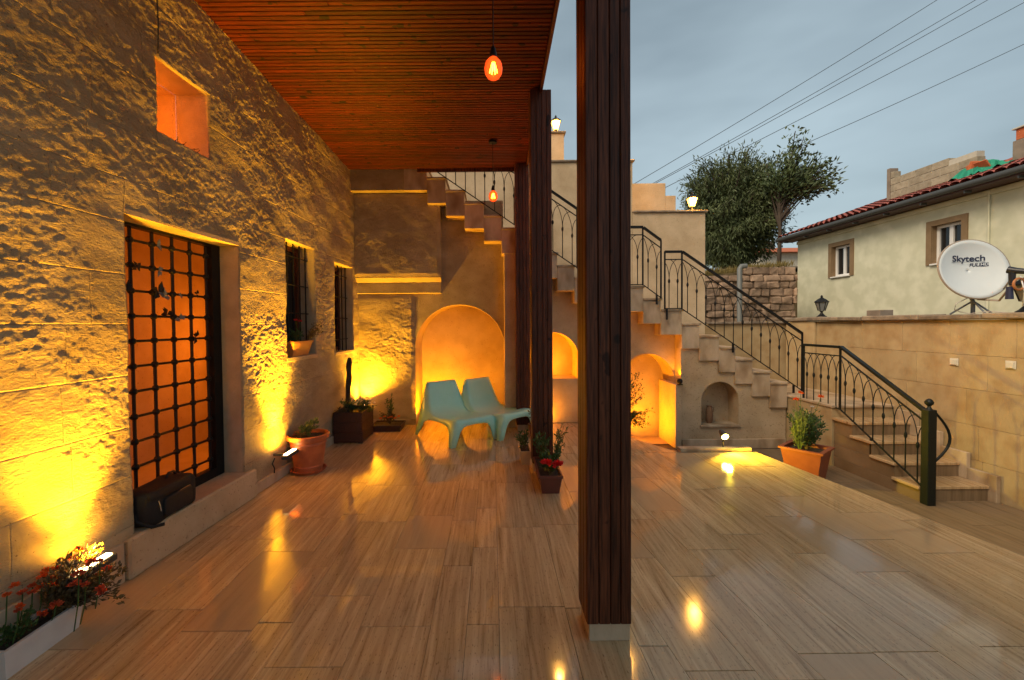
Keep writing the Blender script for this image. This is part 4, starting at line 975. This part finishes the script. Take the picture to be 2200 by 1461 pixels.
# jug in the small niche
t = thing('clay_jug', (3.22, 6.42, .004), 'slim brown clay jug standing in the small arched niche', 'jug')
part('body', MB().lathe([(.03, .004), (.048, .03), (.05, .12), (.046, .20), (.036, .235), (.034, .25), (.040, .262), (.03, .262), (.005, .24)], (3.22, 6.42, 0), 20), 'clay', t, 40)
part('handle', MB().tube([(3.255, 6.42, .24), (3.285, 6.42, .23), (3.285, 6.42, .18), (3.264, 6.42, .16)], .006, 6), 'clay', t, True)

# ================================================================== SATELLITE DISH
t = thing('satellite_dish', (5.16, 4.62, CT), 'round pale satellite dish with dark lettering on the wall coping', 'antenna')
nrm = Vector((-.16, -.96, .20)).normalized(); cen = Vector((5.13, 4.62, 2.045)); upv = (Vector((0, 0, 1)) - nrm*nrm.z).normalized(); rt_ = upv.cross(nrm).normalized()
Rm = Matrix((rt_, upv, nrm)).transposed()     # local x right, y up, z toward viewer
DR = .325
def dl(x, y, z=0): return cen + Rm @ Vector((x, y, z))
sag = lambda x, y: .075*((x*x + y*y)/(DR*DR) - 1)
mb = MB(); vs = []; n = 40; rings = 9
for i in range(rings+1):
    for k in range(n):
        r = max(.0005, DR*i/rings); a = 2*math.pi*k/n; x, y = r*math.cos(a)*1.0, r*math.sin(a)*1.0; vs.append(dl(x, y, sag(x, y)))
fs = [(i*n+k, i*n+(k+1) % n, (i+1)*n+(k+1) % n, (i+1)*n+k) for i in range(rings) for k in range(n)]
mb.add(vs, fs); dish = part('reflector', mb, 'dishpaint', t, True)
s = dish.modifiers.new('thickness', 'SOLIDIFY'); s.thickness = .006
part('rim', MB().tube([dl(DR*math.cos(2*math.pi*k/48), DR*math.sin(2*math.pi*k/48), -.004) for k in range(49)], .010, 6, False), 'dishrim', dish, True)
for x, y in ((-.08, -.02), (.09, -.02), (-.05, -.12), (.10, -.12)): part('bolt', MB().tube([dl(x, y, sag(x, y)), dl(x, y, sag(x, y)+.005)], .006, 8), 'bracket', dish)
def lettering(txt, x, y, size, m, shear=0, sx=1):
    cu = bpy.data.curves.new('lettering', 'FONT'); cu.body = txt; cu.size = size; cu.align_x = 'CENTER'; cu.align_y = 'CENTER'; cu.extrude = .0004; cu.shear = shear; cu.offset = size*.018
    tmp = bpy.data.objects.new('lettering', cu); COL.objects.link(tmp); bpy.context.view_layer.update(); dg_ = bpy.context.evaluated_depsgraph_get()
    me = bpy.data.meshes.new_from_object(tmp.evaluated_get(dg_)); bpy.data.objects.remove(tmp); me.materials.clear(); me.materials.append(MAT[m])
    for v in me.vertices:
        X, Y = x + v.co.x*sx, y + v.co.y; v.co = dl(X, Y, sag(X, Y) + .011 + v.co.z) - wloc(dish)
    link('lettering', me, dish)
lettering('Skytech', .0, .13, .088, 'navy', 0, 1.12); lettering('FULL', .065, .062, .05, 'navy', .25)
q = MB(); q.add([dl(X, Y, sag(X, Y)+.0095) for X, Y in ((.112, .042), (.175, .042), (.175, .083), (.112, .083))], [(0, 1, 2, 3)]); part('badge', q, 'navy', dish); lettering('HD', .143, .0625, .042, 'dishpaint', .0, 1)
q = MB(); q.add([dl(X, Y, sag(X, Y)+.0095) for X, Y in ((-.16, .0895), (.15, .0895), (.15, .0935), (-.16, .0935))], [(0, 1, 2, 3)]); part('print_line', q, 'bracket', dish)
foot = Vector((5.17, 4.66, CT-.004))
part('mast', MB().tube([foot, foot + Vector((0, 0, .13)), dl(0, -.12, -.12), dl(0, 0, -.09)], .019, 8), 'bracket', t, True)
for p in ((-.02, -.14, 0), (.10, .10, 0), (.12, -.08, 0), (-.10, .14, 0)): part('strut', MB().tube([foot + Vector((0, 0, .14)), foot + Vector(p)], .009, 6), 'bracket', t)
lnb = dl(.42, -.17, .30)
lnb = Vector((5.02, 4.16, 1.97))
part('feed_arm', MB().tube([dl(.02, -.32, -.05), dl(.14, -.36, .04), lnb + Vector((0, 0, -.09))], .010, 6), 'dishrim', t)
part('feed_arm', MB().tube([dl(.24, -.22, -.01), lnb + Vector((0, 0, -.02))], .007, 6), 'dishrim', t)
hd = part('feed_head', MB().tube([lnb + Vector((-.02, .045, .015)), lnb + Vector((0, 0, 0)), lnb + Vector((.03, -.06, -.015))], [.036, .03, .026], 12), 'lnb', t, 40)
part('feed_body', MB().tube([lnb + Vector((-.01, .02, 0)), lnb + Vector((-.01, .02, -.14))], [.028, .022], 10), 'lnb', hd, 40)
part('feed_plug', MB().tube([lnb + Vector((-.02, .03, -.15)), lnb + Vector((-.02, .03, -.27))], [.024, .03], 10), 'navy', hd, 40)
part('feed_ring', MB().tube([lnb + Vector((.0, -.03, -.13)) + Vector((.055*math.cos(a), .0, .055*math.sin(a))) for a in [k*.5 for k in range(13)]], .011, 6), 'amberplastic', hd, True)
part('coax_cable', MB().tube([dl(-.05, -.30, -.06), dl(-.17, -.36, -.06), dl(-.2, -.43, -.05), Vector((5.1, 4.72, CT+.02)), Vector((5.14, 4.66, CT+.0)), Vector((5.12, 4.45, CT+.02)), Vector((5.11, 4.3, CT+.0))], .0045, 5), 'cable', t, True)
part('coax_cable', MB().tube([lnb + Vector((.02, -.02, -.05)), lnb + Vector((.04, -.04, -.2)), lnb + Vector((.05, -.02, -.34))], .006, 5), 'pvc', t, True)

# ================================================================== NEIGHBOUR HOUSE
nh = thing('neighbour_house', (13, 10.5, G), 'pale green rendered house with red tiled roof and brown framed windows', 'house')
wins = [(11.99, 12.88, 2.78, 3.79), (9.12, 9.985, 2.76, 3.75)]
EZ = 4.22
rs = [(4.0, 14.2, G-1, EZ)]
for wn in wins: rs = sub(rs, (wn[0]+.12, wn[1]-.12, wn[2]+.02, wn[3]-.12))
mb = MB()
for (a, b, c, d) in rs: mb.quad((10, a, c), (10, b, c), (10, b, d), (10, a, d))
mb.quad((10, 14.2, G-1), (17, 14.2, G-1), (17, 14.2, EZ), (10, 14.2, EZ)); mb.quad((10, 4, G-1), (17, 4, G-1), (17, 4, EZ), (10, 4, EZ)); mb.quad((17, 4, G-1), (17, 14.2, G-1), (17, 14.2, EZ), (17, 4, EZ))
mb.add([(10, 14.2, EZ), (17, 14.2, EZ), (13.5, 14.2, EZ+1.15)], [(0, 1, 2)])
part('wall', mb, 'limewash', nh)
part('cornice', MB().box(9.955, 9.998, 4.0, 14.2, 4.0, 4.10, .004), 'limewash', nh); 
for wn in wins:
    a, b, c, d = wn; wv = part('window', MB().box(10.14, 10.16, a+.12, b-.12, c+.02, d-.12), 'darkglass', nh)
    fr = MB()
    for q in ((a, a+.12, c, d), (b-.12, b, c, d), (a+.12, b-.12, d-.12, d)): fr.box(9.97, 10.0-.002, *q)
    part('surround', fr, 'taupe', wv)
    rv_ = MB(); rv_.box(10.0, 10.139, a+.10, a+.1195, c+.02, d-.12); rv_.box(10.0, 10.139, b-.1195, b-.10, c+.02, d-.12); rv_.box(10.0, 10.139, a+.10, b-.10, d-.1195, d-.1); part('reveal', rv_, 'taupe', wv)
    fr = MB(); i0, i1 = a+.121, b-.121
    for q in ((i0, i0+.06, c+.02, d-.121), (i1-.06, i1, c+.02, d-.121), ((i0+i1)/2-.04, (i0+i1)/2+.04, c+.02, d-.121), (i0+.06, (i0+i1)/2-.04, c+.02, c+.08), ((i0+i1)/2+.04, i1-.06, c+.02, c+.08), (i0+.06, (i0+i1)/2-.04, d-.18, d-.121), ((i0+i1)/2+.04, i1-.06, d-.18, d-.121)): fr.box(10.10, 10.138, *q)
    part('frame', fr, 'pvc', wv); part('sill', MB().box(9.94, 10.10, a+.11, b-.11, c-.015, c+.019, .004), 'pvc', wv)
# roof with rolled tiles
sl = .33; RX0, RX1 = 9.55, 13.5
RZ = lambda x: EZ + .04 + sl*(x - 9.55)
rf = part('roof', MB().prism([(RX0, RZ(RX0)), (RX1, RZ(RX1)), (17.5, EZ), (17.4, EZ-.06), (RX1, RZ(RX1)-.1), (RX0, RZ(RX0)-.06)], 3.6, 14.5, lambda a, b, t: (a, t, b)), 'rooftile', nh)
tile = MB(); nn = 7
for i in range(nn):
    for e in (0, 1):
        a = math.pi*i/(nn-1); tile.v.append((e*.36, -.1*math.cos(a), .055*math.sin(a) + .02*(1-e) + .0))
tile.f = [(2*i, 2*i+2, 2*i+3, 2*i+1) for i in range(nn-1)]
tm = tile.mesh('roof_tile', 'rooftile', True)
ang = -math.atan(sl); Lr = wloc(nh); cnt = 0
for r in range(4):
    for k in range(52):
        if r > 0 and cnt >= 290: break
        o = link('roof_tile', tm, rf, Vector((RX0 - .03 + .33*r*math.cos(ang), 14.35 - .2*k, RZ(RX0 + .33*r) + .012)) - Lr); o.rotation_euler = (0, ang, 0); cnt += 1
rest = MB()
for r in range(4, 11):
    for k in range(52):
        x = RX0 - .03 + .33*r*math.cos(ang); y = 14.35 - .2*k; z = RZ(RX0 + .33*r) + .012
        rest.add([(x + vx*math.cos(ang) + vz*math.sin(ang), y + vy, z - vx*math.sin(ang) + vz*math.cos(ang)) for vx, vy, vz in tile.v], tile.f)
part('roof_tiles', rest, 'rooftile', rf, True, kind='stuff', fix=False)
part('gutter', MB().tube([(9.53, 3.6, EZ-.005), (9.53, 14.5, EZ-.005)], .065, 10), 'greynet', nh, 40)
part('eave_board', MB().box(9.56, 9.99, 3.6, 14.45, EZ-.10, EZ-.06), 'boxwood', nh)
for k in range(12): part('gutter_bracket', MB().box(9.56, 9.70, 14.2-.9*k, 14.225-.9*k, EZ-.15, EZ-.101), 'greynet', nh)
part('downpipe', MB().tube([(9.96, 8.72, EZ-.12), (9.96, 8.72, 1.0)], .018, 6), 'limewash', nh)
# unfinished block wall on the roof
uw = thing('block_parapet', (10.8, 10.8, 4.5), 'unfinished grey block wall rising from the tiled roof', 'wall')
mb = MB(); random.seed(14)
tops = lambda y: 5.52 - max(0, 11.35 - y)*.0 - (.17 if 10.9 < y < 11.75 else 0) - (.0 if y > 10 else .2)
for r in range(7):
    z = 4.42 + .185*r; y = 9.7 + (.0 if r % 2 else .2)
    while y < 11.78:
        l = .40; e = min(y+l, 11.80)
        lim = 5.62 if y > 11.55 else (5.30 if y > 10.9 else (5.46 if y > 10.0 else 5.28))
        if z + .17 <= lim + .03: part('block', MB().box(10.80, 11.0, y+.007, e-.007, z, z+.172, .005), 'concreteblock', uw)
        y = e
part('mortar_bed', MB().box(10.812, 10.99, 9.72, 11.79, 4.4, 5.27), 'paleconcrete', uw); part('end_column', MB().box(10.79, 11.02, 11.802, 11.90, 4.3, 5.63, .006), 'chimneyrender', uw)
rng = random.Random(77)
mb = MB(); vs = []; 
for i in range(9):
    for j in range(14): vs.append((10.35 + .55*i/8 + rng.uniform(-.02, .02), 9.05 + .95*j/13 + rng.uniform(-.02, .02), RZ(10.35+.55*i/8) + .06 + .22*math.sin(math.pi*j/13)*math.sin(math.pi*i/8) + rng.uniform(0, .10)))
mb.add(vs, [(i*14+j, i*14+j+1, i*14+14+j+1, i*14+14+j) for i in range(8) for j in range(13)])
tag(link('green_netting', mb.mesh('green_netting', 'greennet')), 'crumpled green netting lying on the red roof tiles', 'netting')
for k in range(7):
    q = MB().box(-.09, .09, -.12, .12, 0, .03, .004); o = tag(link('loose_roof_tile', q.mesh('loose_roof_tile', 'orangebrick'), None, (10.45 + .05*k, 9.3 + .09*k, RZ(10.45) + .24 + .03*(k % 3))), 'loose red roof tile bundled in the green netting', 'tile', 'loose tiles in the netting'); o.rotation_euler = (.6*k, .9 + .2*k, k)
ch = thing('brick_chimney', (11.0, 8.35, 4.5), 'rendered chimney topped with upright orange bricks on the tiled roof', 'chimney')
part('shaft', MB().box(10.9, 11.4, 8.1, 9.13, 4.5, 5.22, .006), 'chimneyrender', ch)
for k in range(5):
    part('brick', MB().box(10.9, 11.1, 8.11+.2*k, 8.11+.2*k+.165, 5.222, 5.44, .006), 'orangebrick', ch)
part('cap', MB().box(10.86, 11.44, 8.08, 9.12, 5.442, 5.475, .006), 'paleconcrete', ch)
# roof behind with its own slope
br = thing('rear_roof', (13.2, 8, 4.9), 'second red tiled roof slope beside the chimney', 'roof')
part('slope', MB().prism([(11.5, 4.95), (14.5, 6.15), (14.5, 6.05), (11.5, 4.85)], 5.5, 10.2, lambda a, b, t: (a, t, b)), 'rooftile', br)
for k in range(22): part('tile_roll', MB().tube([(11.48, 5.55+.21*k, 4.98), (14.5, 5.55+.21*k, 6.19)], .06, 8), 'rooftile', br, True)

# ================================================================== RUBBLE WALL, HILL, TREES
rw = thing('rubble_wall', (6.6, 12.2, G), 'old rubble stone retaining wall of uneven reddish blocks', 'wall')
part('core', MB().box(4.6, 8.42, 12.06, 12.5, G, 2.8), 'earth', rw)
random.seed(31); z = 1.05; r = 0
while z < 3.08:
    h = random.uniform(.15, .24); x = 4.6 - random.uniform(0, .3)
    topz = lambda x: 2.75 + .11*(x-5.2) 
    while x < 8.40:
        l = random.uniform(.18, .46); e = min(x+l, 8.44)
        if z + h < topz(x) + .12 and e - x > .06:
            q = MB().box(x+.004, e-.004, 12.0+random.uniform(-.05, .04), 12.3, z+.003, z+h-.003, .03)
            q.v = [(a + random.uniform(-.022, .022), b + random.uniform(-.02, .02), c + random.uniform(-.018, .018)) for a, b, c in q.v]
            part('stone', q, 'rubble', rw)
        x = e
    z += h
hz_ = lambda X, Y: 2.82 + .09*(min(X, 10)-5.5) + .075*(Y-12.35) + .10*math.sin(X*1.3+Y*.7)
q = MB()
for (xa, xb, ya, yb, n) in ((2.5, 8.42, 12.35, 14.55, 12), (2.5, 44, 14.5, 55, 30)):
    vs = []
    for jj in range(n):
        for ii in range(n):
            X = xa + (xb-xa)*ii/(n-1); Y = ya + (yb-ya)*jj/(n-1); vs.append((X, Y, hz_(X, Y)))
    q.add(vs, [(jj*n+ii, jj*n+ii+1, (jj+1)*n+ii+1, (jj+1)*n+ii) for jj in range(n-1) for ii in range(n-1)])
q.quad((2.5, 12.35, -.5), (8.42, 12.35, -.5), (8.42, 12.35, 3.05), (2.5, 12.35, 2.5)); q.quad((8.42, 12.35, -.5), (8.42, 14.5, -.5), (8.42, 14.5, 3.15), (8.42, 12.35, 3.05)); q.quad((8.42, 14.5, -.5), (44, 14.5, -.5), (44, 14.5, 3.3), (8.42, 14.5, 3.15)); q.quad((2.5, 12.35, -.5), (2.5, 55, -.5), (2.5, 55, 5.6), (2.5, 12.35, 2.5))
struct('hillside', q, 'earth', True)
rng = random.Random(5); mb = MB()
for k in range(2600):
    X = rng.uniform(4.8, 8.4); Y = rng.uniform(12.0, 13.4); z = 2.80 + .09*(X-5.5) + .03
    mb.leaf((X, Y, z - .05), (rng.uniform(-.5, .5), rng.uniform(-.8, .2), 1), rv(rng), rng.uniform(.08, .26), .02)
tag(link('dry_grass', mb.mesh('dry_grass', 'drygrass', fix=False)), 'dry yellow grass growing along the top of the rubble wall', 'grass', kind='stuff')
def tree(name, label, base, tips, leafm, n, ll, wd, seed, droop=0, tr=.16, spread=.5):
    t = thing(name, base, label, 'tree'); rng = random.Random(seed); B = Vector(base); tk = MB(); lf = MB()
    fork = B + Vector(tips['fork']); tk.tube([B - Vector((0, 0, .3)), (B + fork)/2 + Vector((.05, 0, 0)), fork], [tr, tr*.8, tr*.62], 9)
    C = Vector(tips['c']); R = Vector(tips['r']); limbs = []
    for k in range(tips['n']):
        for _ in range(40):
            v = rv(rng)
            if .15 < v.length < 1: break
        v = Vector((v.x*R.x, v.y*R.y, v.z*R.z)); tip = C + v
        if tip.z < fork.z + .1 and not droop: tip.z = fork.z + rng.uniform(.1, .8)
        st = B + (fork - B)*rng.uniform(.55, 1.0) if not droop else fork
        mid = (st + tip)/2 + Vector((rng.uniform(-.2, .2), rng.uniform(-.2, .2), .35)); limbs.append((st, mid, tip))
        tk.tube([st, st*.25 + mid*.5 + tip*.25 + rv(rng, .05), tip], [tr*.33, tr*.2, .012], 5)
    per = n//len(limbs)
    for st, mid, tip in limbs:
        for k in range(per):
            u = rng.uniform(.45, 1.0) if not droop else rng.uniform(.2, 1.0)
            p = st*(1-u)**2 + mid*2*u*(1-u) + tip*u*u + Vector((rng.gauss(0, spread), rng.gauss(0, spread), rng.gauss(0, spread*.8)))
            if droop:
                d = Vector((rng.gauss(0, .6), rng.gauss(0, .6), -1 if p.z < C.z + R.z*.5 else rng.uniform(-.8, 1.1)))
                if rng.random() < .35: d = (p - C) + rv(rng, .5)
            else: d = (p - st).normalized() + rv(rng, .8) + Vector((0, 0, -.3))
            lf.leaf(p, d, rv(rng), ll*rng.uniform(.6, 1.4), wd*rng.uniform(.7, 1.3))
    part('trunk', tk, 'bark', t, 40); part('crown', lf, leafm, t, fix=False)['kind'] = 'stuff'
tree('willow_tree', 'dense dark willow tree with fine drooping foliage behind the rubble wall', (9.2, 17.0, 3.2), dict(fork=(.0, 0, 1.3), c=(9.45, 17.0, 5.85), r=(2.0, 1.7, 2.45), n=190), 'willow', 90000, .17, .042, 3, droop=1, tr=.3, spread=.20)
tree('young_tree', 'slender young tree with open leafy branches beside the willow', (9.9, 15.0, 3.3), dict(fork=(0, 0, 2.5), c=(10.5, 15.0, 6.35), r=(1.25, .9, 1.7), n=60), 'treeleaf', 4600, .15, .07, 8, tr=.075, spread=.15)
fh = thing('distant_house', (18.5, 28, 4.6), 'distant low house with an orange roof beyond the young tree', 'house')
part('wall', MB().box(17.3, 23, 28, 32, 3.5, 5.95), 'paleconcrete', fh); part('roof', MB().prism([(27.6, 5.95), (30, 6.6), (32.4, 5.95)], 17.0, 23.3, lambda a, b, t: (t, a, b)), 'orangebrick', fh); part('chimney', MB().box(18.6, 18.9, 29, 29.3, 6.3, 6.9), 'chimneyrender', fh)
pp = thing('grey_standpipe', (6.95, 11.6, G), 'grey metal pipe with bent top before the rubble wall', 'pipe')
part('pipe', MB().tube([(6.62, 11.6, G), (6.62, 11.6, 2.93), (6.66, 11.6, 2.99), (6.80, 11.6, 3.0)], .065, 10), 'pipe', pp, 40)
# overhead wires
for k, (a, b, lab) in enumerate([((6.93, 20, 7.99), (20.3, 20, 16.05), 'uppermost overhead power line crossing the grey sky'), ((7.4, 20, 7.78), (22.06, 20, 16.04), 'upper wire of the close pair of power lines'), ((7.9, 20, 7.98), (22.6, 20, 16.03), 'lower wire of the close pair of power lines'), ((8.2, 20, 7.7), (24.4, 20, 15.98), 'power line passing just over the willow crown'), ((13.0, 20, 8.95), (24.4, 20, 14.09), 'lowest power line running above the house roof')]):
    A = Vector(a); B = Vector(b); d = B - A; A = A - d*.35; B = B + d*.8; pts = [A + (B-A)*q - Vector((0, 0, 1.2*q*(1-q)*1.0)) + Vector((0, 0, .27)) for q in [i/20 for i in range(21)]]
    tag(link('power_line', MB().tube(pts, .013, 5).mesh('power_line', 'wire')), lab, 'wire', 'overhead power lines')
